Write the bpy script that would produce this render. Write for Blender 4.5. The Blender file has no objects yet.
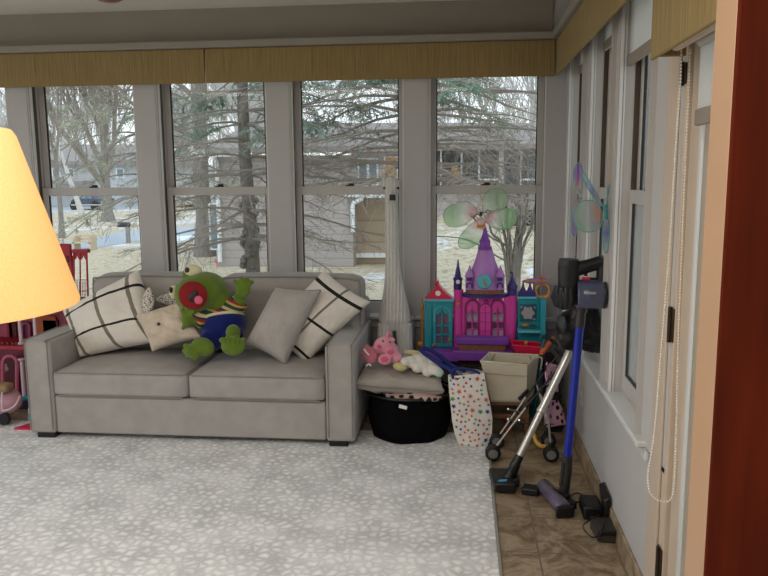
import bpy, bmesh, math, random
import numpy as np
from mathutils import Vector, Matrix, noise as mnoise
random.seed(7)
scene = bpy.context.scene
COL = scene.collection
PI = math.pi

# ------------------------------------------------------------------ camera
F = 742.0
CAM = np.array([-.7008, -5.2053, 1.6184])
yaw, pitch, roll = .1054, -.1489, -.0077
_cy, _sy, _cp, _sp = math.cos(yaw), math.sin(yaw), math.cos(pitch), math.sin(pitch)
CF = np.array([-_sy*_cp, _cy*_cp, _sp]); CR = np.array([_cy, _sy, 0.]); CU = np.cross(CR, CF)
CR, CU = math.cos(roll)*CR + math.sin(roll)*CU, -math.sin(roll)*CR + math.cos(roll)*CU
cam = bpy.data.cameras.new('camera'); cam_o = bpy.data.objects.new('camera', cam); COL.objects.link(cam_o)
cam.sensor_width = 36; cam.lens = F/768*36; cam.clip_start = .02; cam.clip_end = 500
cam_o.matrix_world = Matrix(((CR[0], CU[0], -CF[0], CAM[0]), (CR[1], CU[1], -CF[1], CAM[1]), (CR[2], CU[2], -CF[2], CAM[2]), (0, 0, 0, 1)))
scene.camera = cam_o

def _ray(u, v): return CF + CR*(u-384)/F - CU*(v-288)/F
def P(u, v, y):
    "photo measurement -> place at depth y"
    d = _ray(u, v); return Vector(CAM + d*((y-CAM[1])/d[1]))
def G(u, v, z=0.):
    d = _ray(u, v); return Vector(CAM + d*((z-CAM[2])/d[2]))
def PX(u, v, x):
    d = _ray(u, v); return Vector(CAM + d*((x-CAM[0])/d[0]))

# ------------------------------------------------------------------ materials
def srgb(c):
    return tuple((x/12.92 if x <= .04045 else ((x+.055)/1.055)**2.4) for x in (k/255. for k in c))
def node_mat(name):
    m = bpy.data.materials.new(name); m.use_nodes = True
    nt = m.node_tree; b = nt.nodes['Principled BSDF']
    return m, nt, b
def L(nt, a, b): nt.links.new(a, b)
def coords(nt, scale=(1, 1, 1), kind='Object'):
    t = nt.nodes.new('ShaderNodeTexCoord'); mp = nt.nodes.new('ShaderNodeMapping')
    mp.inputs['Scale'].default_value = scale
    L(nt, t.outputs[kind], mp.inputs['Vector']); return mp.outputs['Vector']
def ramp(nt, fac, stops, interp='LINEAR'):
    r = nt.nodes.new('ShaderNodeValToRGB'); r.color_ramp.interpolation = interp
    els = r.color_ramp.elements
    while len(els) < len(stops): els.new(.5)
    for e, (p, c) in zip(els, stops): e.position = p; e.color = (*c, 1)
    L(nt, fac, r.inputs['Fac']); return r.outputs['Color']
def noise_tex(nt, vec, scale, detail=4, rough=.55, dist=0):
    n = nt.nodes.new('ShaderNodeTexNoise'); n.inputs['Scale'].default_value = scale
    n.inputs['Detail'].default_value = detail; n.inputs['Roughness'].default_value = rough; n.inputs['Distortion'].default_value = dist
    L(nt, vec, n.inputs['Vector']); return n.outputs['Fac']
def bump(nt, b, height, strength=.3, dist=.01):
    n = nt.nodes.new('ShaderNodeBump'); n.inputs['Strength'].default_value = strength; n.inputs['Distance'].default_value = dist
    L(nt, height, n.inputs['Height']); L(nt, n.outputs['Normal'], b.inputs['Normal'])
def mat(name, rgb, rough=.6, var=.12, scale=6., bumps=0., bscale=None, metal=0., sheen=0., stretch=(1, 1, 1), spec=None, trans=0., emis=None, estr=0., coat=0.):
    m, nt, b = node_mat(name); c = srgb(rgb)
    v = coords(nt, stretch); f = noise_tex(nt, v, scale)
    lo = tuple(max(0, x*(1-var)) for x in c); hi = tuple(min(1, x*(1+var)) for x in c)
    L(nt, ramp(nt, f, [(.3, lo), (.7, hi)]), b.inputs['Base Color'])
    b.inputs['Roughness'].default_value = rough; b.inputs['Metallic'].default_value = metal
    if spec is not None: b.inputs['Specular IOR Level'].default_value = spec
    if sheen: b.inputs['Sheen Weight'].default_value = sheen
    if coat: b.inputs['Coat Weight'].default_value = coat
    if trans: b.inputs['Transmission Weight'].default_value = trans
    if emis: b.inputs['Emission Color'].default_value = (*srgb(emis), 1); b.inputs['Emission Strength'].default_value = estr
    if bumps:
        f2 = noise_tex(nt, v, bscale or scale*8, 3); bump(nt, b, f2, bumps, .004)
    m.diffuse_color = (*c, 1)
    return m
def fabric(name, rgb, var=.1, weave=900., s=.35):
    return mat(name, rgb, .95, var, 9, s, weave, sheen=.15, spec=.15)

M = {}
M['wall'] = mat('painted_wall', (184, 181, 178), .75, .03, 3)
M['trim'] = mat('painted_trim', (184, 181, 177), .5, .03, 3)
M['sash'] = mat('sash_paint', (184, 180, 175), .45, .03, 3)
M['casing'] = mat('casing_paint', (214, 213, 210), .45, .03, 3)
M['sill'] = mat('sill_paint', (205, 205, 202), .35, .03, 3)
M['track'] = mat('jamb_track_brown', (74, 60, 46), .6, .2, 8)
M['gasket'] = mat('gasket_dark', (35, 34, 34), .7, .1)
M['ceil'] = mat('ceiling_paint', (226, 220, 210), .9, .03, 2)
M['fascia'] = mat('fascia_paint', (146, 138, 126), .85, .03, 2)
M['creamjamb'] = mat('cream_jamb_paint', (170, 136, 106), .55, .04, 3)
M['redwood'] = mat('red_brown_wood', (80, 25, 7), .75, .3, 3, 0, stretch=(9, 9, .7), spec=.08)
M['doorpaint'] = mat('door_cream_paint', (196, 178, 158), .45, .03, 3)
def m_valance():
    m, nt, b = node_mat('ochre_woven_valance')
    v = coords(nt, (60, 60, 1.2)); f = noise_tex(nt, v, 3, 5, .65)
    L(nt, ramp(nt, f, [(.25, srgb((112, 94, 56))), (.5, srgb((142, 120, 76))), (.75, srgb((162, 140, 92)))]), b.inputs['Base Color'])
    b.inputs['Roughness'].default_value = .85; bump(nt, b, f, .15, .003); return m
M['valance'] = m_valance()
def m_rug():
    m, nt, b = node_mat('spotted_rug')
    v = coords(nt, (1, 1, 1))
    w = nt.nodes.new('ShaderNodeTexNoise'); w.inputs['Scale'].default_value = 22; L(nt, v, w.inputs['Vector'])
    mx = nt.nodes.new('ShaderNodeMixRGB'); mx.blend_type = 'ADD'; mx.inputs['Fac'].default_value = .03
    L(nt, v, mx.inputs[1]); L(nt, w.outputs['Color'], mx.inputs[2])
    vo = nt.nodes.new('ShaderNodeTexVoronoi'); vo.feature = 'DISTANCE_TO_EDGE'; vo.inputs['Scale'].default_value = 22; vo.inputs['Randomness'].default_value = .85
    L(nt, mx.outputs[0], vo.inputs['Vector'])
    big = noise_tex(nt, v, 5, 5)
    ground = ramp(nt, big, [(.3, srgb((194, 194, 192))), (.7, srgb((222, 222, 221)))])
    ad = nt.nodes.new('ShaderNodeMath'); ad.operation = 'MULTIPLY_ADD'; L(nt, big, ad.inputs[0]); ad.inputs[1].default_value = .45; L(nt, vo.outputs['Distance'], ad.inputs[2])
    fac = ramp(nt, ad.outputs[0], [(.25, (0, 0, 0)), (.62, (1, 1, 1))])
    m2 = nt.nodes.new('ShaderNodeMixRGB'); L(nt, fac, m2.inputs['Fac']); L(nt, ground, m2.inputs[1]); m2.inputs[2].default_value = (*srgb((247, 246, 242)), 1)
    L(nt, m2.outputs[0], b.inputs['Base Color']); b.inputs['Roughness'].default_value = 1; b.inputs['Specular IOR Level'].default_value = .1
    pile = noise_tex(nt, v, 350, 2); bump(nt, b, pile, .5, .004); return m
M['rug'] = m_rug()
M['rugedge'] = fabric('rug_binding', (150, 145, 136))
def m_tile():
    m, nt, b = node_mat('brown_slate_tile')
    v = coords(nt, (1, 1, 1))
    f = noise_tex(nt, v, 6, 9, .70, .9)
    c = ramp(nt, f, [(.3, srgb((84, 68, 50))), (.45, srgb((132, 112, 88))), (.58, srgb((166, 148, 122))), (.72, srgb((112, 96, 76)))])
    br = nt.nodes.new('ShaderNodeTexBrick'); br.offset = 0; br.inputs['Scale'].default_value = 1; br.inputs['Mortar Size'].default_value = .004
    br.inputs['Brick Width'].default_value = .34; br.inputs['Row Height'].default_value = .34
    mp = nt.nodes.new('ShaderNodeMapping'); mp.inputs['Location'].default_value = (.02, .1, 0); L(nt, v, mp.inputs['Vector']); L(nt, mp.outputs[0], br.inputs['Vector'])
    mx = nt.nodes.new('ShaderNodeMixRGB'); L(nt, br.outputs['Fac'], mx.inputs['Fac']); L(nt, c, mx.inputs[1]); mx.inputs[2].default_value = (*srgb((118, 104, 86)), 1)
    L(nt, mx.outputs[0], b.inputs['Base Color']); b.inputs['Roughness'].default_value = .5
    bump(nt, b, f, .25, .01); return m
M['tile'] = m_tile()
def m_glass(name, tint=(1, 1, 1), refl=.55):
    m = bpy.data.materials.new(name); m.use_nodes = True; nt = m.node_tree; nt.nodes.clear()
    o = nt.nodes.new('ShaderNodeOutputMaterial'); t = nt.nodes.new('ShaderNodeBsdfTransparent'); g = nt.nodes.new('ShaderNodeBsdfGlossy')
    t.inputs['Color'].default_value = (*tint, 1); g.inputs['Roughness'].default_value = .02
    fr = nt.nodes.new('ShaderNodeFresnel'); fr.inputs['IOR'].default_value = 1.35
    mu = nt.nodes.new('ShaderNodeMath'); mu.operation = 'MULTIPLY'; mu.inputs[1].default_value = refl; L(nt, fr.outputs[0], mu.inputs[0])
    mx = nt.nodes.new('ShaderNodeMixShader'); L(nt, mu.outputs[0], mx.inputs[0]); L(nt, t.outputs[0], mx.inputs[1]); L(nt, g.outputs[0], mx.inputs[2]); L(nt, mx.outputs[0], o.inputs['Surface'])
    return m
M['glass'] = m_glass('window_glass', (.93, .95, .95))
M['sofa'] = fabric('taupe_velvet_upholstery', (164, 158, 152), .08, 500, .2)
M['sofa_pipe'] = fabric('taupe_piping', (140, 134, 128))
M['black'] = mat('black_plastic', (14, 14, 15), .42, .15)
M['darkgrey'] = mat('dark_grey_plastic', (46, 43, 42), .4, .15)
M['blackbag'] = mat('glossy_black_bag', (8, 8, 9), .34, .2, 20, .3, 25)
M['chrome'] = mat('silver_metal', (205, 202, 196), .3, .04, metal=.75)
M['bronze'] = mat('dark_bronze_hinge', (60, 48, 36), .4, .15, metal=.6)
M['beads'] = mat('white_beads', (232, 228, 216), .35, .03)

# ------------------------------------------------------------------ mesh builder
ORG = {}
class MB:
    def __init__(s): s.V = []; s.F = []; s.I = []
    def add(s, vs, fs, mi=0):
        o = len(s.V); s.V.extend([tuple(v) for v in vs]); s.F.extend([tuple(i+o for i in f) for f in fs]); s.I.extend([mi]*len(fs)); return s
    def box(s, x0, x1, y0, y1, z0, z1, mi=0):
        x0, x1 = sorted((x0, x1)); y0, y1 = sorted((y0, y1)); z0, z1 = sorted((z0, z1))
        return s.add([(x0, y0, z0), (x1, y0, z0), (x1, y1, z0), (x0, y1, z0), (x0, y0, z1), (x1, y0, z1), (x1, y1, z1), (x0, y1, z1)],
                     [(0, 3, 2, 1), (4, 5, 6, 7), (0, 1, 5, 4), (1, 2, 6, 5), (2, 3, 7, 6), (3, 0, 4, 7)], mi)
    def obox(s, c, ax, ay, az, mi=0):
        "oriented box: centre and three half axes"
        c, ax, ay, az = map(Vector, (c, ax, ay, az)); vs = []
        for k in (-1, 1):
            for i, j in ((-1, -1), (1, -1), (1, 1), (-1, 1)): vs.append(c+ax*i+ay*j+az*k)
        return s.add(vs, [(0, 3, 2, 1), (4, 5, 6, 7), (0, 1, 5, 4), (1, 2, 6, 5), (2, 3, 7, 6), (3, 0, 4, 7)], mi)
    def tube(s, path, r, n=8, mi=0, caps=True, squash=None):
        path = [Vector(p) for p in path]; m = len(path)
        rs = list(r) if isinstance(r, (list, tuple)) else [r]*m
        vs = []; fs = []; ref = None
        for i, p in enumerate(path):
            t = (path[min(i+1, m-1)]-path[max(i-1, 0)])
            if t.length < 1e-9: t = Vector((0, 0, 1))
            t.normalize()
            if ref is None:
                ref = Vector((0, 0, 1)) if abs(t.z) < .9 else Vector((1, 0, 0))
            a = ref - t*ref.dot(t)
            if a.length < 1e-6: a = t.orthogonal()
            a.normalize(); ref = a; b = t.cross(a)
            k1, k2 = (1, 1) if squash is None else squash
            for j in range(n):
                w = 2*PI*j/n; vs.append(p + a*(math.cos(w)*rs[i]*k1) + b*(math.sin(w)*rs[i]*k2))
        for i in range(m-1):
            for j in range(n):
                q = (j+1) % n; fs.append((i*n+j, i*n+q, (i+1)*n+q, (i+1)*n+j))
        if caps:
            fs.append(tuple(range(n-1, -1, -1))); fs.append(tuple((m-1)*n+j for j in range(n)))
        return s.add(vs, fs, mi)
    def lathe(s, prof, c=(0, 0, 0), n=24, mi=0, sx=1, sy=1, caps=True, axis=None):
        "profile of (radius, height) round an axis (default z)"
        vs = []; fs = []; c = Vector(c)
        rot = Matrix.Identity(3) if axis is None else Vector((0, 0, 1)).rotation_difference(Vector(axis)).to_matrix()
        for r, z in prof:
            for j in range(n):
                w = 2*PI*j/n; vs.append(c + rot @ Vector((r*math.cos(w)*sx, r*math.sin(w)*sy, z)))
        m = len(prof)
        for i in range(m-1):
            for j in range(n):
                q = (j+1) % n; fs.append((i*n+j, i*n+q, (i+1)*n+q, (i+1)*n+j))
        if caps:
            fs.append(tuple(range(n-1, -1, -1))); fs.append(tuple((m-1)*n+j for j in range(n)))
        return s.add(vs, fs, mi)
    def ball(s, c, r, n=16, m=10, mi=0, rot=None):
        if not isinstance(r, (list, tuple)): r = (r, r, r)
        c = Vector(c); vs = []; fs = []
        f = (lambda p: p) if rot is None else (lambda p: rot @ p)
        vs.append(c+f(Vector((0, 0, -r[2]))))
        for i in range(1, m):
            a = -PI/2+PI*i/m
            for j in range(n):
                w = 2*PI*j/n; vs.append(c+f(Vector((r[0]*math.cos(a)*math.cos(w), r[1]*math.cos(a)*math.sin(w), r[2]*math.sin(a)))))
        vs.append(c+f(Vector((0, 0, r[2])))); top = len(vs)-1
        for j in range(n): fs.append((0, 1+(j+1) % n, 1+j))
        for i in range(m-2):
            for j in range(n):
                q = (j+1) % n; fs.append((1+i*n+j, 1+i*n+q, 1+(i+1)*n+q, 1+(i+1)*n+j))
        b = 1+(m-2)*n
        for j in range(n): fs.append((b+j, b+(j+1) % n, top))
        return s.add(vs, fs, mi)
    def prism(s, pts, off, mi=0):
        "polygon of 3-D points extruded by off"
        pts = [Vector(p) for p in pts]; off = Vector(off); n = len(pts)
        vs = pts+[p+off for p in pts]
        fs = [tuple(range(n)), tuple(range(2*n-1, n-1, -1))]+[(i, i+n, (i+1) % n+n, (i+1) % n) for i in range(n)]
        return s.add(vs, fs, mi)
    def poly(s, pts, mi=0): return s.add(pts, [tuple(range(len(pts)))], mi)
    def surf(s, fn, nu, nv, mi=0, mif=None):
        vs = [fn(i/nu, j/nv) for j in range(nv+1) for i in range(nu+1)]; o = len(s.V)
        s.V.extend([tuple(v) for v in vs])
        for j in range(nv):
            for i in range(nu):
                a = o+j*(nu+1)+i; s.F.append((a, a+1, a+nu+2, a+nu+1)); s.I.append(mif((i+.5)/nu, (j+.5)/nv) if mif else mi)
        return s
    def build(s, name, mats, parent=None, smooth=40, bevel=0, seg=2, remesh=0, sub=0, weld=False, label=None, smoothmod=0, solid=0):
        me = bpy.data.meshes.new(name); o = bpy.data.objects.new(name, me); COL.objects.link(o)
        org = Vector((0, 0, 0))
        if parent is not None: o.parent = parent; org = ORG.get(parent.name, org)
        ORG[o.name] = org
        V = [(v[0]-org.x, v[1]-org.y, v[2]-org.z) for v in s.V] if org.length else s.V
        me.from_pydata(V, [], s.F)
        mats = mats if isinstance(mats, (list, tuple)) else [mats]
        for m in mats: me.materials.append(m)
        if len(mats) > 1: me.polygons.foreach_set('material_index', s.I)
        bm = bmesh.new(); bm.from_mesh(me)
        if weld: bmesh.ops.remove_doubles(bm, verts=bm.verts, dist=1e-5)
        if len(bm.faces) < 60000: bmesh.ops.recalc_face_normals(bm, faces=bm.faces)
        bm.to_mesh(me); bm.free()
        if smooth:
            me.shade_smooth()
            if smooth < 180: me.set_sharp_from_angle(angle=math.radians(smooth))
        if remesh:
            r = o.modifiers.new('remesh', 'REMESH'); r.mode = 'VOXEL'; r.voxel_size = remesh; r.use_smooth_shade = True
            sm = o.modifiers.new('smooth', 'SMOOTH'); sm.iterations = smoothmod or 6; sm.factor = .5
        if solid:
            k = o.modifiers.new('solid', 'SOLIDIFY'); k.thickness = solid; k.offset = 0
        if bevel:
            b = o.modifiers.new('bevel', 'BEVEL'); b.width = bevel; b.segments = seg; b.limit_method = 'ANGLE'; b.angle_limit = math.radians(50)
        if sub:
            k = o.modifiers.new('sub', 'SUBSURF'); k.levels = sub; k.render_levels = sub
        if label: o['label'] = label
        return o
def tag(o, label, cat, group=None, kind=None):
    if label: o['label'] = label
    if cat: o['category'] = cat
    if group: o['group'] = group
    if kind: o['kind'] = kind
    return o
def thing(name, label, cat, loc=(0, 0, 0), group=None):
    o = bpy.data.objects.new(name, None); COL.objects.link(o); o.location = loc; o.empty_display_size = .05
    ORG[o.name] = Vector(loc); return tag(o, label, cat, group)
def struct(o): o['kind'] = 'structure'; return o
def structE(name, loc=(0, 0, 0)): 
    o = bpy.data.objects.new(name, None); COL.objects.link(o); o.location = loc; ORG[o.name] = Vector(loc); o['kind'] = 'structure'; return o
def copy_tree(root, loc, rz=0, label=None, scale=1):
    c = root.copy(); COL.objects.link(c); c.location = loc; c.rotation_euler = (0, 0, rz); c.scale = (scale,)*3
    if label: c['label'] = label
    for ch in list(root.children):
        d = ch.copy(); COL.objects.link(d); d.parent = c
        for g in list(ch.children):
            e = g.copy(); COL.objects.link(e); e.parent = d
    return c
def arc(c, r, a0, a1, n, ax=Vector((1, 0, 0)), az=Vector((0, 0, 1))):
    return [Vector(c)+ax*(r*math.cos(a0+(a1-a0)*i/n))+az*(r*math.sin(a0+(a1-a0)*i/n)) for i in range(n+1)]
def spline(pts, k=6):
    pts = [Vector(p) for p in pts]; out = []
    for i in range(len(pts)-1):
        p0 = pts[max(i-1, 0)]; p1 = pts[i]; p2 = pts[i+1]; p3 = pts[min(i+2, len(pts)-1)]
        for j in range(k):
            t = j/k; out.append(.5*((2*p1)+(p2-p0)*t+(2*p0-5*p1+4*p2-p3)*t*t+(3*p1-p0-3*p2+p3)*t**3))
    out.append(pts[-1]); return out

# ================================================================== THE ROOM
ZS, ZV, ZC = .645, 2.264, 2.775          # sill top, valance bottom, ceiling
ZT = 2.42                                # window head
XL, YB = -6.2, -6.6
struct(MB().box(XL, .16, YB, .16, -.12, 0).build('floor', M['tile']))
struct(MB().box(XL, .16, YB, .16, ZC, ZC+.1).build('ceiling', M['ceil']))
WF = -.06
wins = [(-.539-.953*k-.402, -.539-.953*k+.402) for k in (5, 4, 3, 2, 1, 0)]
w = MB(); w.box(XL, .15, 0, .15, 0, ZS-.02); w.box(XL, .15, 0, .15, ZT, ZC); w.box(XL, 0, WF, 0, ZT, 2.5)
edges = [XL]+[e for ab in wins for e in ab]+[.15]
for i in range(0, len(edges), 2): w.box(edges[i], min(edges[i+1], 0), WF, .15, ZS-.02, ZT)
struct(w.build('wall_back', M['wall'], smooth=0))
struct(MB().box(XL, .35, YB-.1, YB, 0, ZC).build('wall_front', M['wall']))
rw = [(-.86, -.28), (-1.68, -1.10), (-2.42, -1.84)]
DY0, DY1 = -3.62, -2.755
w = MB(); w.box(0, .15, DY1, 0, 0, ZS-.02); w.box(0, .15, -4.2, 0, ZT, ZC); w.box(-.02, 0, DY1, 0, ZT, 2.5)
for a, b in ((-.28, 0), (-1.10, -.86), (-1.84, -1.68), (DY1, -2.42)): w.box(-.02, .15, a, b, ZS-.02, ZT)
w.box(0, .15, DY1, DY0, 2.25, ZT); w.box(0, .15, -4.2, DY0, 0, ZT)
struct(w.build('wall_right', M['wall'], smooth=0))
struct(MB().box(XL, -.115, -.012, 0, 2.545, ZC).box(-.012, 0, -4.2, -.0, 2.545, ZC).build('trim_1', M['fascia'], smooth=0))
M['crown'] = mat('crown_strip_paint', (146, 139, 128), .7, .03, 3)
struct(MB().box(XL, -.0, -.13, 0, 2.495, 2.545).build('trim_2', M['crown'], bevel=.008))
struct(MB().box(-.13, 0, -2.6, -.13, 2.495, 2.545).build('trim_3', M['crown'], bevel=.008))
struct(MB().box(XL, -.0, -.085, .03, ZS-.025, ZS).box(XL, 0, -.03, 0, ZS-.09, ZS-.025).build('trim_4', M['sill'], bevel=.006))
struct(MB().box(-.055, .07, -2.50, -.086, ZS-.025, ZS).box(-.018, 0, -2.48, -.056, ZS-.085, ZS-.025).build('trim_5', M['sill'], bevel=.006))
struct(MB().box(-.012, 0, -2.62, -.0, 0, .10).build('baseboard_right', M['tile'], bevel=.003))
struct(MB().box(XL, -.012, -.012, 0, 0, .10).build('baseboard_back', M['tile'], bevel=.003))

def window(n, a0, a1, mp, z0=ZS, z1=ZT, tl=None):
    "double-hung window; mp(a, d, z) maps along-wall, outward depth, height"
    def bx(mb, A0, A1, d0, d1, Z0, Z1, mi=0):
        p = mp(A0, d0, Z0); q = mp(A1, d1, Z1); mb.box(p[0], q[0], p[1], q[1], p[2], q[2], mi)
    root = structE('window_%d' % n, mp((a0+a1)/2, 0, z0))
    f = MB(); t = .012
    bx(f, a0, a0+t, .004, .19, z0, z1); bx(f, a1-t, a1, .004, .19, z0, z1); bx(f, a0+t, a1-t, .004, .19, z1-t, z1); bx(f, a0+t, a1-t, .09, .19, z0, z0+t)
    f.build('window_frame', M['sash'], root, smooth=0)
    tr = MB(); zr = 1.55
    for s_, e in ((1, a0+t), (-1, a1-t)):
        c = MB(); bx(c, e, e+s_*.009, .012, .030, z0, z1-t); bx(c, e, e+s_*.005, .034, .046, z0, z1-t); c.build('stop_bead', M['casing'], root, bevel=.002)
        bx(tr, e, e+s_*.004, .050 if tl is None else .097, .088 if tl is None else .127, tl or z0+.02, z1-t)
    tr.build('jamb_track', M['track'], root, smooth=0)
    def sash(nm, d0, d1, Z0, Z1, bot, top, st=.044):
        A0, A1 = a0+t, a1-t
        m = MB(); bx(m, A0, A0+st, d0, d1, Z0, Z1); bx(m, A1-st, A1, d0, d1, Z0, Z1); bx(m, A0+st, A1-st, d0, d1, Z0, Z0+bot); bx(m, A0+st, A1-st, d0, d1, Z1-top, Z1)
        so = m.build(nm, M['sash'], root, bevel=.004)
        g = MB(); i = .007; D0, D1 = (d0+d1)/2-.004, (d0+d1)/2+.004
        bx(g, A0+st, A0+st+i, D0-.006, D1, Z0+bot, Z1-top); bx(g, A1-st-i, A1-st, D0-.006, D1, Z0+bot, Z1-top); bx(g, A0+st+i, A1-st-i, D0-.006, D1, Z0+bot, Z0+bot+i)
        g.build('gasket', M['gasket'], so, smooth=0)
        p = MB(); bx(p, A0+st, A1-st, (D0+D1)/2, (D0+D1)/2+.003, Z0+bot, Z1-top)
        p.build('pane', M['glass'], so, smooth=0)
    sash('upper_sash', .128, .158, zr-.05, z1-t, .045, .05)
    sash('lower_sash', .090, .124, z0+t, zr+.004, .075, .058)
    k = MB(); cx = (a0+a1)/2
    bx(k, cx-.03, cx+.03, .096, .124, zr+.004, zr+.014); bx(k, cx-.012, cx+.03, .102, .116, zr+.014, zr+.024)
    k.build('latch', M['bronze'], root, bevel=.003)
    return root
for i, (a, b) in enumerate(wins): window(i+1, a, b, lambda a, d, z: (a, d+WF, z))
for i, (a, b) in enumerate(rw): window(i+7, a, b, lambda a, d, z: (d*.75-.045, a, z), tl=1.55)

# glazed patio door in the right wall
d = structE('door_1', (0, DY1, 0))
MB().box(-.02, .15, DY1-.03, DY1+.0, 0, 2.25).box(-.02, .15, DY0, DY0+.03, 0, 2.25).box(-.02, .15, DY0, DY1, 2.22, 2.25).box(-.02, 0, DY1, DY1+.17, 0, ZS).box(-.03, -.02, DY1+.03, DY1+.12, 0, 2.34).box(-.026, -.02, DY1+.125, DY1+.17, 0, 2.34).build('door_frame', M['doorpaint'], d, bevel=.005)
MB().box(-.005, .045, DY1-.15, DY1-.034, .02, 2.2).box(-.005, .045, DY0+.034, DY0+.15, .02, 2.2).box(-.005, .045, DY0+.15, DY1-.15, .02, .22).box(-.005, .045, DY0+.15, DY1-.15, 2.05, 2.2).build('door_leaf', M['doorpaint'], d, bevel=.005)
MB().box(-.012, -.004, DY1-.175, DY1-.15, .2, 2.07).box(-.012, -.004, DY0+.15, DY0+.175, .2, 2.07).box(-.012, -.004, DY0+.175, DY1-.175, .2, .225).build('glazing_bead', M['sill'], d, bevel=.003)
MB().box(.018, .022, DY0+.15, DY1-.15, .22, 2.05).build('pane', M['glass'], d, smooth=0)
for z, hh in ((.31, .055), (1.137, .055), (1.925, .032)):
    m = MB(); m.box(-.026, -.0205, DY1-.028, DY1+.022, z-hh, z+hh); m.tube([(-.029, DY1-.004, z-hh-.004), (-.029, DY1-.004, z+hh+.004)], .007, 8)
    m.build('hinge', M['bronze'], d, bevel=.002)
# doorway edge nearer the camera: cream jamb post and an open red-brown wooden door
struct(MB().box(-.295, .16, -4.0, -3.9, 0, ZC).build('trim_6', M['creamjamb'], bevel=.004))
d2 = structE('door_2', (-.29, -4.02, 0))
MB().box(-.296, .55, -4.012, -4.001, .01, 2.6).build('door_leaf', M['redwood'], d2, bevel=.003)
MB().box(.36, .46, -4.02, -4.012, .95, 1.1).tube([(.41, -4.02, 1.02), (.41, -4.07, 1.02), (.30, -4.07, 1.02)], .011, 8).build('door_handle', M['bronze'], d2)

# ================================================================== VALANCES, SHADES, CHAINS
def board(name, x0, x1, y0, y1, z0, z1, label, right=False):
    v = thing(name, label, 'valance', ((x0+x1)/2, (y0+y1)/2, z0)); m = MB()
    if right: m.box(x0, x0+.014, y0, y1, z0, z1)
    else: m.box(x0, x1, y0, y0+.014, z0, z1)
    m.build('valance_face', M['valance'], v, bevel=.004)
    MB().box(x0+(.0145 if right else 0), x1, y0+(0 if right else .0145), y1, z1-.015, z1).build('valance_top', M['valance'], v, bevel=.002)
board('fabric_valance', -2.462, -.105, -.105, -.062, ZV, 2.493, 'ochre woven fabric valance above the back windows, from the corner to above the frog')
board('fabric_valance', -4.05, -2.468, -.105, -.062, ZV, 2.493, 'ochre woven fabric valance above the back windows, over the left end of the sofa')
board('fabric_valance', XL+.3, -4.056, -.105, -.062, ZV, 2.493, 'ochre woven fabric valance cut off by the left edge, above the lamp')
board('fabric_valance', -.10, -.022, -1.10, -.107, ZV, 2.493, 'ochre woven fabric valance on the right wall, the piece touching the corner', True)
board('fabric_valance', -.10, -.022, -2.6, -1.106, ZV, 2.493, 'ochre woven fabric valance on the right wall, second piece out from the corner', True)
m = MB(); m.box(-.135, -.122, -3.5, -2.79, 1.962, 2.36).box(-.122, -.03, -2.802, -2.79, 1.972, 2.36).box(-.122, -.03, -3.5, -3.49, 1.965, 2.36).box(-.13, -.031, -3.5, -2.80, 2.36, 2.375)
v = thing('fabric_valance', 'ochre fabric valance box hanging above the patio door', 'valance', (-.08, -3.1, 1.955))
m.build('valance_box', M['valance'], v, bevel=.006)
MB().tube([(-.075, -3.48, 2.0), (-.075, -2.86, 2.0)], .022, 12).build('roller_tube', M['doorpaint'], v)

def m_shade():
    m, nt, b = node_mat('white_woven_shade')
    vv = coords(nt, (1, 1, 1)); f = noise_tex(nt, vv, 220, 2)
    wv = nt.nodes.new('ShaderNodeTexWave'); wv.bands_direction = 'Z'; wv.inputs['Scale'].default_value = 45; wv.inputs['Distortion'].default_value = 2.5; wv.inputs['Detail'].default_value = 2
    L(nt, vv, wv.inputs['Vector'])
    L(nt, ramp(nt, wv.outputs['Fac'], [(.2, srgb((196, 192, 184))), (.8, srgb((226, 224, 218)))]), b.inputs['Base Color']); b.inputs['Roughness'].default_value = .9
    b.inputs['Transmission Weight'].default_value = 0; bump(nt, b, f, .3, .003)
    tr = nt.nodes.new('ShaderNodeBsdfTranslucent'); tr.inputs['Color'].default_value = (.8, .8, .78, 1)
    mx = nt.nodes.new('ShaderNodeMixShader'); mx.inputs[0].default_value = .55
    out = nt.nodes['Material Output']; L(nt, b.outputs[0], mx.inputs[1]); L(nt, tr.outputs[0], mx.inputs[2]); L(nt, mx.outputs[0], out.inputs['Surface'])
    return m
M['shade'] = m_shade(); M['shadebar'] = fabric('taupe_shade_hem_bar', (138, 126, 112), .1, 300)
def shade(x, y0, y1, zb, zt, label):
    t = thing('roller_shade', label, 'window shade', (x, (y0+y1)/2, zb))
    MB().box(x-.001, x+.001, y0, y1, zb+.045, zt).build('shade_fabric', M['shade'], t, smooth=0)
    MB().box(x-.009, x+.009, y0, y1, zb, zb+.046).build('hem_bar', M['shadebar'], t, bevel=.005)
    MB().tube([(x+.005, y0, zt), (x+.005, y1, zt)], .018, 10).build('roller_tube', M['sash'], t)
shade(.025, -.835, -.305, 2.245, 2.395, 'rolled-up shade at the right-wall window nearest the corner')
shade(.025, -1.655, -1.125, 2.25, 2.395, 'rolled-up shade at the middle right-wall window above the vacuums')
shade(.0, -2.41, -1.85, 2.075, 2.395, 'white woven roller shade partly lowered at the right-wall window nearest the patio door')
shade(-.035, -3.50, -2.955, 1.755, 1.99, 'white woven roller shade half showing under the patio door valance')

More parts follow.
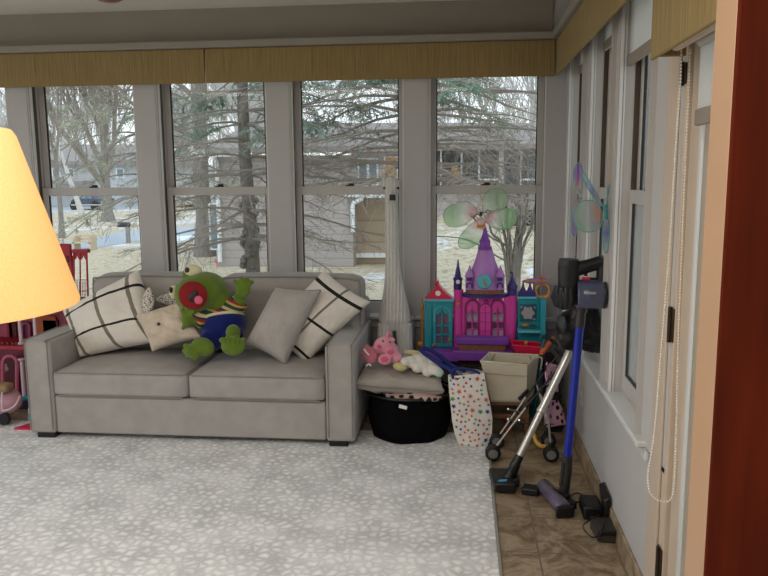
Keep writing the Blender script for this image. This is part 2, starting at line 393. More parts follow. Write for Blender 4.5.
def bead_chain(name, path, label, r=.0033, pitch=.0092):
    path = [Vector(p) for p in path]; seg = [(path[i+1]-path[i]).length for i in range(len(path)-1)]
    tot = sum(seg); n = int(tot/pitch); m = MB(); k = 0; acc = 0
    for i in range(n):
        s_ = i*pitch
        while k < len(seg)-1 and acc+seg[k] < s_: acc += seg[k]; k += 1
        p = path[k].lerp(path[k+1], (s_-acc)/max(seg[k], 1e-9))
        m.ball(p, r, 6, 4)
    m.tube(path, .0011, 4)
    return tag(m.build(name, M['beads'], smooth=180), label, 'blind chain')
cy_ = -2.845
def onp(u, v): return P(u, v, cy_)
ch = spline([onp(681.5, 48), onp(680, 90), onp(675, 160), onp(670, 240), onp(662.8, 331), onp(660, 364), onp(654.3, 433), onp(648.6, 468), onp(648, 483), onp(651.5, 495), onp(661.5, 501), onp(672.7, 494.5), onp(676, 440), onp(677.2, 379), onp(679, 320), onp(685.5, 160), onp(688, 110), onp(690.5, 46)], 8)
bead_chain('blind_chain', ch, 'long white beaded chain loop hanging from the patio door valance', .0036, .0098)
ch = [(-.02, -2.34, 2.30), (-.02, -2.345, 1.8), (-.02, -2.355, 1.56), (-.02, -2.375, 1.545), (-.02, -2.39, 1.56), (-.02, -2.40, 1.8), (-.02, -2.405, 2.30)]
bead_chain('blind_chain', spline(ch, 5), 'white beaded chain beside the partly lowered white shade', .0026, .008)

# ceiling fan, only its dark hub bottom dips into view
fx, fy, fz = -1.985, -2.5, 2.255
fan = thing('ceiling_fan', 'dark reddish ceiling fan, only the bottom of its hub at the top edge', 'ceiling fan', (fx, fy, fz))
M['darkred'] = mat('dark_red_brown_fan', (104, 44, 34), .4, .2)
MB().lathe([(.0, 0), (.035, .003), (.055, .014), (.062, .03), (.062, .05), (.10, .07), (.11, .15), (.05, .19), (.03, .2)], (fx, fy, fz), 28).build('hub', M['darkred'], fan)
MB().tube([(fx, fy, fz+.19), (fx, fy, ZC)], .014, 10).lathe([(.02, -.06), (.06, -.03), (.07, -.001)], (fx, fy, ZC), 20).build('downrod', M['darkred'], fan)
for k in range(4):
    a = .5+k*PI/2; c, s_ = math.cos(a), math.sin(a)
    pts = [(fx+c*r-s_*w, fy+s_*r+c*w, fz+.13+.02*(w > 0)) for r, w in ((.12, -.04), (.6, -.065), (.63, -.03), (.63, .03), (.6, .065), (.12, .04))]
    MB().prism(pts, (0, 0, .007)).build('blade', M['redwood'], fan)

# ================================================================== RUG
rx0, rx1, ry0, ry1 = -5.6, -.525, -4.6, -.66
rug = thing('area_rug', 'large pale grey rug with an all-over pattern of light pebble spots', 'rug', (-3, -2.6, 0))
MB().box(rx0, rx1-.012, ry0, ry1-.012, .0, .012).build('rug_pile', M['rug'], rug, bevel=.004)
MB().box(rx1-.012, rx1, ry0, ry1, .0, .011).box(rx0, rx1-.012, ry1-.012, ry1, 0, .011).build('rug_binding', M['rugedge'], rug, bevel=.003)
RZ = .012

# ================================================================== SOFA
def rbox(m, x0, x1, y0, y1, z0, z1, crown=0, nx=14, ny=10, edge=.035, mi=0, p=5):
    "soft cushion box: superellipsoid-like rounded block with crowned top"
    cx, cy, cz = (x0+x1)/2, (y0+y1)/2, (z0+z1)/2; hx, hy, hz = (x1-x0)/2, (y1-y0)/2, (z1-z0)/2
    bm = bmesh.new(); bmesh.ops.create_cube(bm, size=2)
    bmesh.ops.subdivide_edges(bm, edges=bm.edges[:], cuts=11, use_grid_fill=True)
    vs = []
    for v in bm.verts:
        q = Vector(v.co); 
        pos = []
        for c_, h in zip(q, (hx, hy, hz)):
            i = max(0, h-edge); a = abs(c_)
            # bunch the rings towards the edge
            t = math.sin(a*PI/2)**.8 if False else a
            pos.append((math.copysign(min(t*h, i), c_), t*h-min(t*h, i)))
        core = Vector((pos[0][0], pos[1][0], pos[2][0])); ov = Vector((math.copysign(pos[0][1], q.x), math.copysign(pos[1][1], q.y), math.copysign(pos[2][1], q.z)))
        if ov.length > 1e-9:
            mx = max(abs(ov.x), abs(ov.y), abs(ov.z)); ov = ov.normalized()*mx
        r = core+ov
        if crown and q.z > .0:
            r.z += crown*max(0, (1-q.x**2))**.6*max(0, (1-q.y**2))**.6*(q.z)
        vs.append((cx+r.x, cy+r.y, cz+r.z))
    bm.verts.index_update()
    fs = [tuple(v.index for v in f.verts) for f in bm.faces]; bm.free()
    return m.add(vs, fs, mi)
sx0, sx1, sy0, sy1 = -3.397, -1.328, -.985, -.115
so = thing('sofa', 'taupe grey two-seat upholstered sofa with square arms below the back windows', 'sofa', ((sx0+sx1)/2, -.5, RZ))
aw = .176
for x0, x1 in ((sx0, sx0+aw), (sx1-aw, sx1)):
    a = MB(); a.box(x0, x1, sy0, sy1, .042, .638).build('arm', M['sofa'], so, bevel=.022, seg=4)
    mm = MB()
    for xx in (x0+.016, x1-.016): mm.tube(spline([(xx, sy0-.002, .07), (xx, sy0-.002, .595), (xx, sy0+.006, .630), (xx, sy0+.04, .639), (xx, sy1-.05, .639)], 5), .0045, 6)
    mm.build('piping', M['sofa_pipe'], so)
MB().box(sx0+aw+.002, sx1-aw-.002, sy0+.012, sy1, .045, .283).build('front_rail', M['sofa'], so, bevel=.012)
MB().box(sx0+.20, sx1-.01, -.27, sy1+.005, .07, .80).build('back_frame', M['sofa'], so, bevel=.03, seg=4)
mid = -2.353
for x0, x1 in ((sx0+aw+.004, mid-.003), (mid+.003, sx1-aw-.004)):
    c = MB(); rbox(c, x0, x1, sy0-.005, -.34, .287, .442, .035, edge=.028)
    sc = c.build('seat_cushion', M['sofa'], so, smooth=180)
    pp = [(x0+.012, -.38, .436), (x0+.012, sy0+.01, .436), (x0+.03, sy0-.003, .436), (x1-.03, sy0-.003, .436), (x1-.012, sy0+.01, .436), (x1-.012, -.38, .436)]
    MB().tube(pp, .0045, 6).build('piping', M['sofa_pipe'], sc)
    pp = [(x0+.03, sy0-.003, .293), (x1-.03, sy0-.003, .293)]
    MB().tube(pp, .0045, 6).build('piping', M['sofa_pipe'], sc)
for x0, x1, zt in ((-3.216, mid-.008, .962), (mid+.008, -1.35, .962)):
    c = MB(); rbox(c, x0, x1, -.45, -.20, .45, zt, .02, edge=.06)
    b = c.build('back_cushion', M['sofa'], so, smooth=180)
    b.data.transform(Matrix.Identity(4))
    pp = spline([(x0+.02, -.43, .5), (x0+.015, -.43, zt-.06), (x0+.07, -.425, zt-.008), ((x0+x1)/2, -.425, zt+.004), (x1-.07, -.425, zt-.008), (x1-.015, -.43, zt-.06), (x1-.02, -.43, .5)], 6)
    MB().tube(pp, .006, 6).build('piping', M['sofa_pipe'], b)
for x in (sx0+.05, sx1-.16):
    for y in (sy0+.006, sy1-.12): MB().box(x, x+.115, y, y+.09, RZ+.001, .048).build('foot', M['black'], so, bevel=.004)

# ================================================================== PILLOWS
def pillow(name, TL, TR, BR, BL, T, mats, label, cat='pillow', n=44, pull=.06, mif=None, wr=.006, seed=0, piping=None, parent=None, power=.42, group=None):
    TL, TR, BR, BL = map(Vector, (TL, TR, BR, BL)); nrm = (TR-TL).cross(BL-TL).normalized()
    ce = (TL+TR+BR+BL)/4
    if nrm.dot(Vector(CAM)-ce) < 0: nrm = -nrm
    def pt(a, b, sgn):
        u, v = 2*a-1, 2*b-1
        uu = u*(1-pull*(1-v*v)); vv = v*(1-pull*(1-u*u))
        A, B = (uu+1)/2, (vv+1)/2
        p = TL*(1-A)*(1-B)+TR*A*(1-B)+BR*A*B+BL*(1-A)*B
        h = max(0, (1-u*u)*(1-v*v))**power
        e = max(abs(u), abs(v))
        wn = mnoise.noise(Vector((u*2.2+seed*3.1, v*2.2, sgn*2+seed)))*2.2+mnoise.noise(Vector((u*7+seed, v*7, sgn+seed*2.)))*e*1.2
        return p+nrm*(sgn*(T*h)+wn*wr*min(1, (1-e)*6)), None
    m = MB()
    m.surf(lambda a, b: pt(a, b, 1)[0], n, n, 0, mif); m.surf(lambda a, b: pt(a, b, -1)[0], n, n, 0, mif)
    root = parent
    if piping:
        root = thing(name, label, cat, tuple(ce), group); o = m.build('pillow_cover', mats, root, smooth=180, weld=True)
        path = [pt(i/n, 0, 1)[0] for i in range(n)]+[pt(1, i/n, 1)[0] for i in range(n)]+[pt(1-i/n, 1, 1)[0] for i in range(n)]+[pt(0, 1-i/n, 1)[0] for i in range(n+1)]
        MB().tube(path, .005, 6).build('piping', piping, root)
        return root
    o = m.build(name, mats, parent, smooth=180, weld=True)
    if parent is None: tag(o, label, cat, group)
    return o
M['cream'] = fabric('cream_linen', (224, 216, 204), .06, 420, .3); M['stripe_blk'] = fabric('black_stripe_weave', (38, 36, 35)); M['stripe_gry'] = fabric('grey_stripe_weave', (128, 122, 108))
M['linen'] = fabric('beige_linen', (206, 190, 170), .08, 420, .3); M['greyp'] = fabric('grey_linen_pillow', (172, 165, 158), .07, 420, .3)
def plaidL(u, v):
    if abs(v-.22) < .020 or abs(v-.70) < .020: return 1
    if abs(u-.10) < .022 or abs(u-.50) < .022 or abs(u-.88) < .022: return 2
    return 0
pillow('plaid_pillow', P(63, 311, -.50), P(139, 270, -.50), P(164, 341, -.66), P(80, 357, -.70), .125, [M['cream'], M['stripe_blk'], M['stripe_gry']], 'cream throw pillow with black and grey plaid lines at the left sofa arm', n=92, mif=plaidL, seed=1)
def plaidR(u, v):
    if abs(u-.93) < 0 or abs(v-.13) < .020 or abs(v-.56) < .020 or abs(v-.93) < .018: return 1
    if abs(u-.58) < .022: return 2
    return 0
pillow('plaid_pillow', P(324, 270, -.46), P(371, 302, -.52), P(306, 364, -.64), P(262, 330, -.56), .115, [M['cream'], M['stripe_blk'], M['stripe_gry']], 'cream throw pillow with black and grey plaid lines at the right sofa arm', n=92, mif=plaidR, seed=2)
pillow('throw_pillow', P(276, 287, -.60), P(321, 290, -.64), P(285, 365, -.80), P(246, 343, -.76), .10, M['greyp'], 'plain taupe square throw pillow leaning on the right plaid pillow', seed=3, piping=M['sofa_pipe'])
def m_spots(name, base, spot, scale, th=.36, obj=(1, 1, 1)):
    m, nt, b = node_mat(name); v = coords(nt, obj)
    vo = nt.nodes.new('ShaderNodeTexVoronoi'); vo.inputs['Scale'].default_value = scale; L(nt, v, vo.inputs['Vector'])
    L(nt, ramp(nt, vo.outputs['Distance'], [(th, srgb(spot)), (th+.06, srgb(base))]), b.inputs['Base Color']); b.inputs['Roughness'].default_value = .95; return m
M['spotty'] = m_spots('cream_spotted_fabric', (206, 198, 186), (66, 58, 50), 95, .36)
an = thing('animal_pillow', 'beige animal-shaped cushion with one dot eye and dark-spotted ears, left of the frog', 'pillow', tuple(P(168, 325, -.68)))
pillow('pillow_cover', P(134, 315, -.66), P(184, 300, -.62), P(203, 338, -.72), P(152, 352, -.76), .085, M['linen'], None, parent=an, pull=.10, seed=5, wr=.01)
MB().ball(P(158.5, 324, -.775), (.011, .006, .011)).build('eye', M['black'], an)
def lens(c, ax, w, y):
    a = Vector(ax); pts = []
    return a
def ear(mb, p0, p1, w, t=.018):
    p0, p1 = Vector(p0), Vector(p1); d = p1-p0; s_ = d.cross(Vector((0, 1, 0))).normalized(); n = Vector((0, -1, 0))
    for sg in (1, -1):
        mb.surf(lambda a, b: p0+d*a+s_*(w*math.sin(PI*a)**.75*(2*b-1))+n*(sg*t*math.sin(PI*a)**.7*max(0, 1-(2*b-1)**2)**.5), 16, 10)
m = MB(); ear(m, P(149, 287, -.61), P(147, 316, -.67), .043); m.build('ear', M['spotty'], an, smooth=180, weld=True)
m = MB(); ear(m, P(155, 299, -.52), P(188, 301, -.56), .042); m.build('ear', M['spotty'], an, smooth=180, weld=True)
m = MB()
for k, (a, b) in enumerate((((157, 332), (168, 335)),)): m.tube(spline([P(a[0], a[1], -.765), P((a[0]+b[0])/2, (a[1]+b[1])/2-1, -.772), P(b[0], b[1], -.768)], 4), .0025, 5)
m.build('stitched_crease', M['sofa_pipe'], an)

# ================================================================== FROG PLUSH
M['frog'] = mat('green_plush', (98, 120, 40), .95, .14, 12, .5, 350, sheen=.3, spec=.1)
M['frogd'] = mat('dark_green_plush', (70, 94, 28), .95, .14, 12, .5, 350, sheen=.3, spec=.1)
M['mouth'] = mat('dark_red_felt', (128, 20, 24), .95, .12, 10); M['tongue'] = mat('pink_felt', (214, 96, 122), .95, .06)
M['navy'] = mat('navy_plush', (18, 32, 96), .95, .15, 10, .4, 300, sheen=.3, spec=.1)
M['eyew'] = mat('cream_eye', (216, 206, 168), .7, .05)
def m_stripes():
    m, nt, b = node_mat('striped_shirt_knit'); v = coords(nt, (1, 1, 1))
    sp = nt.nodes.new('ShaderNodeSeparateXYZ'); L(nt, v, sp.inputs[0])
    ad = nt.nodes.new('ShaderNodeMath'); ad.operation = 'MULTIPLY_ADD'; ad.inputs[1].default_value = .35; L(nt, sp.outputs['X'], ad.inputs[0]); L(nt, sp.outputs['Z'], ad.inputs[2])
    mu = nt.nodes.new('ShaderNodeMath'); mu.operation = 'MULTIPLY'; mu.inputs[1].default_value = 11; L(nt, ad.outputs[0], mu.inputs[0])
    fr = nt.nodes.new('ShaderNodeMath'); fr.operation = 'FRACT'; L(nt, mu.outputs[0], fr.inputs[0])
    L(nt, ramp(nt, fr.outputs[0], [(0, srgb((206, 180, 120))), (.22, srgb((30, 74, 52))), (.5, srgb((186, 160, 90))), (.66, srgb((150, 42, 30))), (.85, srgb((34, 60, 96)))], 'CONSTANT'), b.inputs['Base Color']); b.inputs['Roughness'].default_value = .95; return m
M['shirt'] = m_stripes()
fy = -.60
fr = thing('plush_frog', 'big green plush frog with wide red mouth, striped shirt and navy trousers on the sofa', 'stuffed toy', tuple(P(223, 345, fy)))
def R(a, b, c): return Matrix.Rotation(a, 3, 'X') @ Matrix.Rotation(b, 3, 'Y') @ Matrix.Rotation(c, 3, 'Z')
S = .00632
m = MB()
hc = P(201.5, 291.5, fy-.03)
m.ball(hc, (.165, .15, .125), 24, 16, rot=R(0, -.30, 0))
m.ball(P(193.5, 294.5, fy-.10), (.122, .09, .118), 24, 16, rot=R(0, -.15, 0))
m.ball(P(190, 274, fy-.03), (.05, .05, .045)); m.ball(P(177, 292, fy-.02), (.035, .04, .05))
m.ball(P(219, 300, fy), (.10, .1, .10), 16, 12)
# raised arm with mitten hand and four finger bumps
m.tube(spline([P(224, 310, fy-.02), P(236, 304, fy-.05), P(242, 297, fy-.07)], 4), [.045]*8+[.035], 12)
m.ball(P(243, 289, fy-.08), (.052, .028, .054))
for a, b in ((235, 281), (241, 279), (247, 279), (252, 282)): m.tube([P(243, 288, fy-.08), P(a, b, fy-.085)], [.02, .0135], 10); m.ball(P(a, b, fy-.085), .0150, 10, 8)
# lowered arm
m.tube(spline([P(204, 313, fy-.06), P(196, 319, fy-.12), P(190, 321, fy-.15)], 4), .036, 12)
m.ball(P(187, 320, fy-.165), (.036, .028, .05))
for a, b in ((182, 311), (188, 309), (193, 311), (183, 328)): m.tube([P(187, 320, fy-.165), P(a, b, fy-.175)], [.018, .0125], 10); m.ball(P(a, b, fy-.175), .0145, 10, 8)
m.build('body', M['frog'], fr, remesh=.0075, smoothmod=4)
m = MB()   # feet
for (c, t, toes) in (((201, 347), (208, 341), ((184, 346), (183, 351), (186, 356), (193, 358))), ((233, 345), (234, 336), ((222, 340), (228, 338), (236, 338), (243, 340)))):
    m = MB()
    if c[0] < 220:
        m.ball(P(203, 347, fy-.24), (.075, .055, .060), 18, 12, rot=R(0, .35, 0))
        m.ball(P(193, 351, fy-.27), (.055, .045, .045), 18, 12, rot=R(0, .3, 0))
        for a, b in toes: m.ball(P(a+2, b, fy-.28), (.02, .02, .017))
    else:
        m.ball(P(233, 346, fy-.27), (.078, .035, .062), 18, 12)
        for a, b in toes: m.ball(P(a, b, fy-.28), (.020, .02, .018))
        m.ball(P(233, 333, fy-.20), (.046, .05, .055), 18, 12)
    m.build('foot', M['frog'], fr, remesh=.007, smoothmod=4)
for k in range(4): MB().tube([P(225+5*k, 339, fy-.312), P(226+4.6*k, 344, fy-.318)], .003, 5).build('toe_stitch', M['frogd'], fr)
mc = P(193, 295.5, fy-.183)
mr = R(.0, -.15, 0)
m = MB(); m.ball(mc, (.094, .018, .090), 28, 14, rot=mr); m.build('mouth', M['mouth'], fr)
m = MB(); m.ball(P(198.5, 300, fy-.205), (.028, .01, .027), rot=R(0, .3, 0)); m.build('tongue', M['tongue'], fr)
m = MB(); m.ball(P(193, 297, fy-.2), (.026, .01, .034), rot=R(0, .7, 0)); m.ball(P(195.5, 293, fy-.2), (.016, .01, .018)); m.build('throat', M['black'], fr)
m = MB(); m.ball(P(193, 271, fy-.045), (.058, .045, .043), 20, 14); m.build('eye', M['eyew'], fr)
m = MB(); m.ball(P(187, 270, fy-.082), (.02, .01, .018), rot=R(0, 0, -.4)); m.build('pupil', M['black'], fr)
m = MB(); m.ball(P(174, 292, fy-.04), (.030, .035, .045), 20, 14); m.build('eye', M['eyew'], fr)
m = MB(); m.ball(P(171, 290, fy-.076), (.012, .01, .02)); m.build('pupil', M['black'], fr)
m = MB()
m.ball(P(222, 316, fy+.0), (.155, .115, .095), 28, 18, rot=R(0, -.30, 0)); 
m.tube(spline([P(226, 309, fy-.025), P(237, 304, fy-.05), P(240, 301, fy-.055)], 4), [.06]*8+[.05], 14)
m.tube(spline([P(210, 314, fy-.05), P(200, 319, fy-.105), P(195, 322, fy-.13)], 4), [.055]*8+[.046], 14)
m.build('shirt', M['shirt'], fr, remesh=.008, smoothmod=4)
m = MB()
m.ball(P(223, 324.5, fy-.03), (.158, .135, .112), 28, 18, rot=R(0, -.18, 0))
m.tube(spline([P(215, 335, fy-.06), P(210, 342, fy-.17)], 4), [.075]*4+[.06], 14)
m.tube(spline([P(232, 335, fy-.06), P(233, 336, fy-.15)], 4), [.07]*4+[.055], 14)
m.build('trousers', M['navy'], fr, remesh=.008, smoothmod=4)
# ribbon edge at the waist
wc = P(222, 321.5, fy-.02); wa = []
for i in range(17):
    a_ = PI*1.02-(PI*1.04)*i/16
    wa.append(wc+Matrix.Rotation(-.22, 3, 'Y') @ Vector((.150*math.cos(a_), -.125*math.sin(a_)*.9, .052*math.sin(a_)+.018)))
MB().tube(wa, .010, 8).build('waistband', M['eyew'], fr)

# ================================================================== FLOOR LAMP (only its lit shade is in the picture)
def m_lampshade():
    m, nt, b = node_mat('lit_amber_lampshade'); v = coords(nt, (1, 1, 1)); f = noise_tex(nt, v, 260, 2)
    L(nt, ramp(nt, f, [(.3, srgb((226, 186, 128))), (.7, srgb((236, 198, 142)))]), b.inputs['Base Color']); b.inputs['Roughness'].default_value = .9
    b.inputs['Emission Color'].default_value = (*srgb((255, 182, 84)), 1); b.inputs['Emission Strength'].default_value = .52; return m
M['lampshade'] = m_lampshade()
lx, ly = -1.688, -3.92
lamp = thing('floor_lamp', 'lamp with a large glowing amber fabric shade at the left edge', 'lamp', (lx, ly, RZ))
prof = []
m = MB(); zb, zt, rb, rt = 1.378, 1.712, .252, .160
m.lathe([(rb, zb), (rb+.001, zb+.006), (rt, zt-.012), (rt-.008, zt), (rt-.012, zt-.001), (rt-.004, zt-.014), (rb-.004, zb+.006), (rb-.003, zb)], (lx, ly, 0), 64, caps=False)
m.build('lamp_shade', M['lampshade'], lamp)
MB().lathe([(.15, 0), (.15, .015), (.05, .03), (.02, .045), (.0125, .06), (.0125, 1.5), (.02, 1.52), (.02, 1.56)], (lx, ly, RZ), 28).build('lamp_pole', M['bronze'], lamp)
m = MB()
for k in range(3):
    a = k*2*PI/3; m.tube([(lx, ly, zt-.03), (lx+math.cos(a)*(rt-.012), ly+math.sin(a)*(rt-.012), zt-.012)], .003, 6)
m.tube([(lx, ly, 1.55), (lx, ly, zt-.02)], .004, 6); m.build('shade_spider', M['bronze'], lamp)
MB().ball((lx, ly, 1.61), (.03, .03, .042)).build('bulb', mat('lit_bulb', (255, 240, 210), emis=(255, 220, 160), estr=4), lamp)

# ================================================================== WICKER GIRAFFE
def m_wicker():
    m, nt, b = node_mat('white_wicker'); v = coords(nt, (1, 1, 1))
    w1 = nt.nodes.new('ShaderNodeTexWave'); w1.bands_direction = 'Z'; w1.inputs['Scale'].default_value = 40; w1.inputs['Distortion'].default_value = 1.2; w1.inputs['Detail'].default_value = 1; L(nt, v, w1.inputs['Vector'])
    w2 = nt.nodes.new('ShaderNodeTexWave'); w2.bands_direction = 'X'; w2.inputs['Scale'].default_value = 14; w2.inputs['Distortion'].default_value = .6; L(nt, v, w2.inputs['Vector'])
    ml = nt.nodes.new('ShaderNodeMath'); ml.operation = 'MULTIPLY'; L(nt, w1.outputs['Fac'], ml.inputs[0]); L(nt, w2.outputs['Fac'], ml.inputs[1])
    L(nt, ramp(nt, ml.outputs[0], [(.0, srgb((206, 202, 194))), (.3, srgb((228, 225, 218))), (1, srgb((240, 238, 232)))]), b.inputs['Base Color']); b.inputs['Roughness'].default_value = .8
    bump(nt, b, ml.outputs[0], .8, .01); return m
M['wicker'] = m_wicker()
gx, gy = -1.145, -.29
gi = thing('wicker_giraffe', 'tall white woven wicker giraffe standing between sofa and toy castle', 'statue', (gx, gy, 0))
m = MB()
spine = [((394, 329), .085), ((394.5, 318), .112), ((394.5, 303), .090), ((393.6, 287), .066), ((392.8, 268), .051), ((392.2, 250), .045), ((391.8, 230), .047), ((391.5, 210), .044), ((391.3, 196), .044)]
pts = [P(a, b, gy) for (a, b), r in spine]; rs = [r for _, r in spine]
path = spline(pts, 5); rad = []
for i in range(len(rs)-1): rad += [rs[i]+(rs[i+1]-rs[i])*j/5 for j in range(5)]
rad.append(rs[-1])
bdy = MB(); bdy.tube(path, rad, 24)
bdy.ball(P(395, 313, gy+.09), (.105, .15, .085), 24, 14)
bdy.ball(P(391.3, 186, gy-.012), (.056, .055, .066), 20, 14); bdy.ball(P(391, 196, gy-.045), (.036, .045, .042), 18, 12)
bdy.build('body', M['wicker'], gi, remesh=.009, smoothmod=4)
for dx in (-.068, .068):
    for dy in (-.05, .15):
        MB().tube([(gx+dx, gy+dy, .001), (gx+dx*1.04, gy+dy, .2), (gx+dx, gy+dy, .5), (gx+dx*.85, gy+dy, .64)], [.042, .046, .052, .056], 18).build('leg', M['wicker'], gi)
for (a, b), (c, d_) in (((387, 180), (384.5, 168)), ((394, 180), (394, 169))):
    m = MB(); m.tube([P(a, b, gy), P(c, d_, gy)], [.007, .006], 8); m.ball(P(c, d_, gy), .009, 10, 8); m.build('horn', M['wicker'], gi)
for p0, p1 in (((387, 184), (381, 172)), ((396, 183), (398.5, 180))):
    m = MB(); ear(m, P(*p0, gy), P(*p1, gy), .016, .008); m.build('ear', M['wicker'], gi, smooth=180, weld=True)
for a in (384.3, 398.2): MB().ball(P(a, 188, gy-.045), .009, 10, 8).build('eye', M['black'], gi)
MB().obox(P(392.5, 197.5, gy-.088), (.02, 0, 0), (0, .006, 0), (0, 0, .019)).build('nose', M['black'], gi, bevel=.005)

# ================================================================== TOY CASTLE on a low bench
M['pink'] = mat('magenta_pink_plastic', (212, 66, 160), .4, .06, 8, coat=.1); M['pinkd'] = mat('dark_pink_plastic', (150, 36, 112), .45, .06)
M['teal'] = mat('teal_plastic', (28, 142, 156), .4, .06); M['tealL'] = mat('light_teal_plastic', (84, 176, 190), .4, .06); M['teald'] = mat('dark_teal_plastic', (14, 92, 98), .45, .1)
M['purple'] = mat('purple_plastic', (122, 62, 160), .4, .06); M['purpled'] = mat('dark_purple_plastic', (58, 38, 112), .4, .08); M['lav'] = mat('lavender_plastic', (172, 118, 186), .45, .05)
M['gold'] = mat('gold_plastic', (190, 124, 44), .35, .12, metal=.2); M['goldd'] = mat('old_gold_lattice', (128, 84, 50), .5, .4, 90); M['redp'] = mat('raspberry_red_plastic', (206, 26, 70), .4, .06)
M['whitep'] = mat('white_plastic', (232, 228, 224), .4, .03); M['benchw'] = mat('dark_brown_bench_wood', (66, 44, 30), .55, .3, 5, stretch=(1, 8, 8))
M['pane_l'] = mat('lilac_pane', (196, 178, 214), .25, .05)
CY = -.30
def K(u, v, dy=0): return P(u, v, CY+dy)
bz = K(487, 359).z
be = thing('low_bench', 'low dark brown wooden bench holding the toy castle', 'bench', (-.5, -.25, 0))
MB().box(-.96, -.07, -.38, -.07, bz-.035, bz).build('bench_top', M['benchw'], be, bevel=.005)
for x in (-.94, -.13):
    for y in (-.37, -.12): MB().box(x, x+.045, y, y+.045, 0, bz-.035).build('leg', M['benchw'], be, bevel=.004)
ca = thing('toy_castle', 'pink, teal and purple toy castle with clock tower spire below the corner window', 'toy', tuple(K(487, 365)))
def qbox(mb, u0, v0, u1, v1, d0, d1, mi=0):
    "box whose front face spans the measured rectangle"
    a = K(u0, v1, d0); b = K(u1, v0, d0); mb.box(a.x, b.x, CY+d0, CY+d1, a.z, b.z, mi); return mb
def qpoly(mb, pts, d0, d1, mi=0): return mb.prism([K(u, v, d0) for u, v in pts], (0, d1-d0, 0), mi)
def archpts(u0, u1, vb, vt, n=8, pointed=False):
    c = (u0+u1)/2; r = (u1-u0)/2; out = [(u0, vb)]
    for i in range(n+1):
        a = PI-PI*i/n; out.append((c+r*math.cos(a), vt+r*(1-math.sin(a))*(1.2 if pointed else 1)))
    out.append((u1, vb)); return out
# platform
m = MB(); qbox(m, 424, 351, 546, 359, -.06, .2); qpoly(m, [(424, 352), (452, 352), (458, 362), (430, 362)], -.16, -.06)
m.build('base', M['purple'], ca, bevel=.006)
m = MB(); qbox(m, 455, 338.5, 509, 345, -.14, -.05); qbox(m, 452, 352, 514, 361, -.16, -.04); m.build('balcony', M['purple'], ca, bevel=.008)
m = MB(); qbox(m, 459, 344.5, 506, 352.5, -.13, -.06); m.build('balcony_lattice', M['goldd'], ca, bevel=.002)
# centre wall with openings (built from strips round two arched windows)
m = MB()
def wallstrip(u0, u1, v0, v1): qbox(m, u0, v0, u1, v1, 0, .05)
wallstrip(462, 467, 297, 352); wallstrip(477.5, 492.5, 297, 352); wallstrip(503, 516, 297, 352)
for a, b in ((467, 477.5), (492.5, 503)):
    wallstrip(a, b, 337, 352); wallstrip(a, b, 297, 305)
    c = (a+b)/2
    qpoly(m, [(a, 305), (a, 314)]+[(a+(c-a)*math.sin(t*PI/2/6), 314-8*(1-math.cos(t*PI/2/6))*1.1) for t in range(7)]+[(c, 305)], 0, .05)
    qpoly(m, [(b, 305), (c, 305)]+[(b-(b-c)*math.sin(t*PI/2/6), 314-8*(1-math.cos(t*PI/2/6))*1.1) for t in range(6, -1, -1)], 0, .05)
m.build('main_wall', M['pink'], ca, bevel=.002)
for a, b in ((467, 477.5), (492.5, 503)):
    c = (a+b)/2; m = MB()
    m.tube([K(c, 337, .02), K(c, 306, .02)], .006, 6)
    for vv in (322, 329): m.tube([K(a, vv, .02), K(b, vv, .02)], .005, 6)
    m.build('window_lattice', M['pink'], ca)
    m = MB(); qbox(m, a, 318, b, 322, .03, .034); m.build('window_pane', M['pane_l'], ca); m = MB(); qbox(m, a, 330, b, 336.5, .03, .034); m.build('window_pane', M['pane_l'], ca)
    m = MB(); ap = archpts(a-1.5, b+1.5, 337, 300); m.tube([K(*p, -.004) for p in ap], .007, 6); m.build('window_trim', M['pinkd'], ca)
m = MB(); qpoly(m, archpts(479.5, 491, 340, 304), -.012, 0); m.build('arched_panel', M['pink'], ca, bevel=.002)
m = MB(); m.tube([K(*p, -.012) for p in archpts(479.5, 491, 340, 304)], .004, 6); m.tube([K(485.2, 306, -.012), K(485.2, 340, -.012)], .003, 5)
for vv in (313, 322, 331): m.tube([K(480, vv, -.012), K(491, vv, -.012)], .0022, 5)
m.build('panel_trim', M['pinkd'], ca)
m = MB(); m.lathe([(0, 0), (.012, .002), (.016, .008), (.016, .014)], K(486, 302, -.012), 16, axis=(0, 1, 0)); m.build('rosette', M['pinkd'], ca)
# pink corner pillars
def pillar(u0, u1, v0, v1, mt, nm='pillar'):
    a = K(u0, v1); b = K(u1, v0); r = (b.x-a.x)/2; MB().lathe([(r, a.z), (r*1.06, a.z+.01), (r, a.z+.02), (r, b.z-.02), (r*1.12, b.z-.01), (r*1.12, b.z)], ((a.x+b.x)/2, CY+.02, 0), 20).build(nm, mt, ca)
pillar(453.5, 463, 290, 352, M['pink']); pillar(507.5, 517.5, 296, 352, M['pink'])
m = MB(); m.lathe([(0, 0), (.014, .002), (.016, .01)], K(458, 304, -.022), 16, axis=(0, 1, 0)); m.build('rosette', M['gold'], ca)
def spire(u, prof, mt, nm, n=20, sy=1, dy=.03):
    "profile of (half width px, v)"
    c = K(u, 300); m = MB(); pr = [(abs(K(u+w, v).x-K(u, v).x)+.0002, K(u, v).z) for w, v in prof]
    m.lathe(pr, (K(u, prof[0][1]).x, CY+dy, 0), n, sy=sy); return m.build(nm, mt, ca)
spire(457.8, [(4.2, 292), (4.2, 281), (4.8, 280), (4.8, 278.5), (3.2, 277), (2.3, 271), (1.2, 266), (.5, 260)], M['purpled'], 'clock_turret', 8)
m = MB(); m.lathe([(0, 0), (.014, .001), (.014, .008)], K(458, 282, -.012), 16, axis=(0, 1, 0)); m.build('clock_dial', M['whitep'], ca)
spire(485, [(23, 297), (23.5, 294), (22.5, 293.5)], M['purpled'], 'ledge', 24, .6)
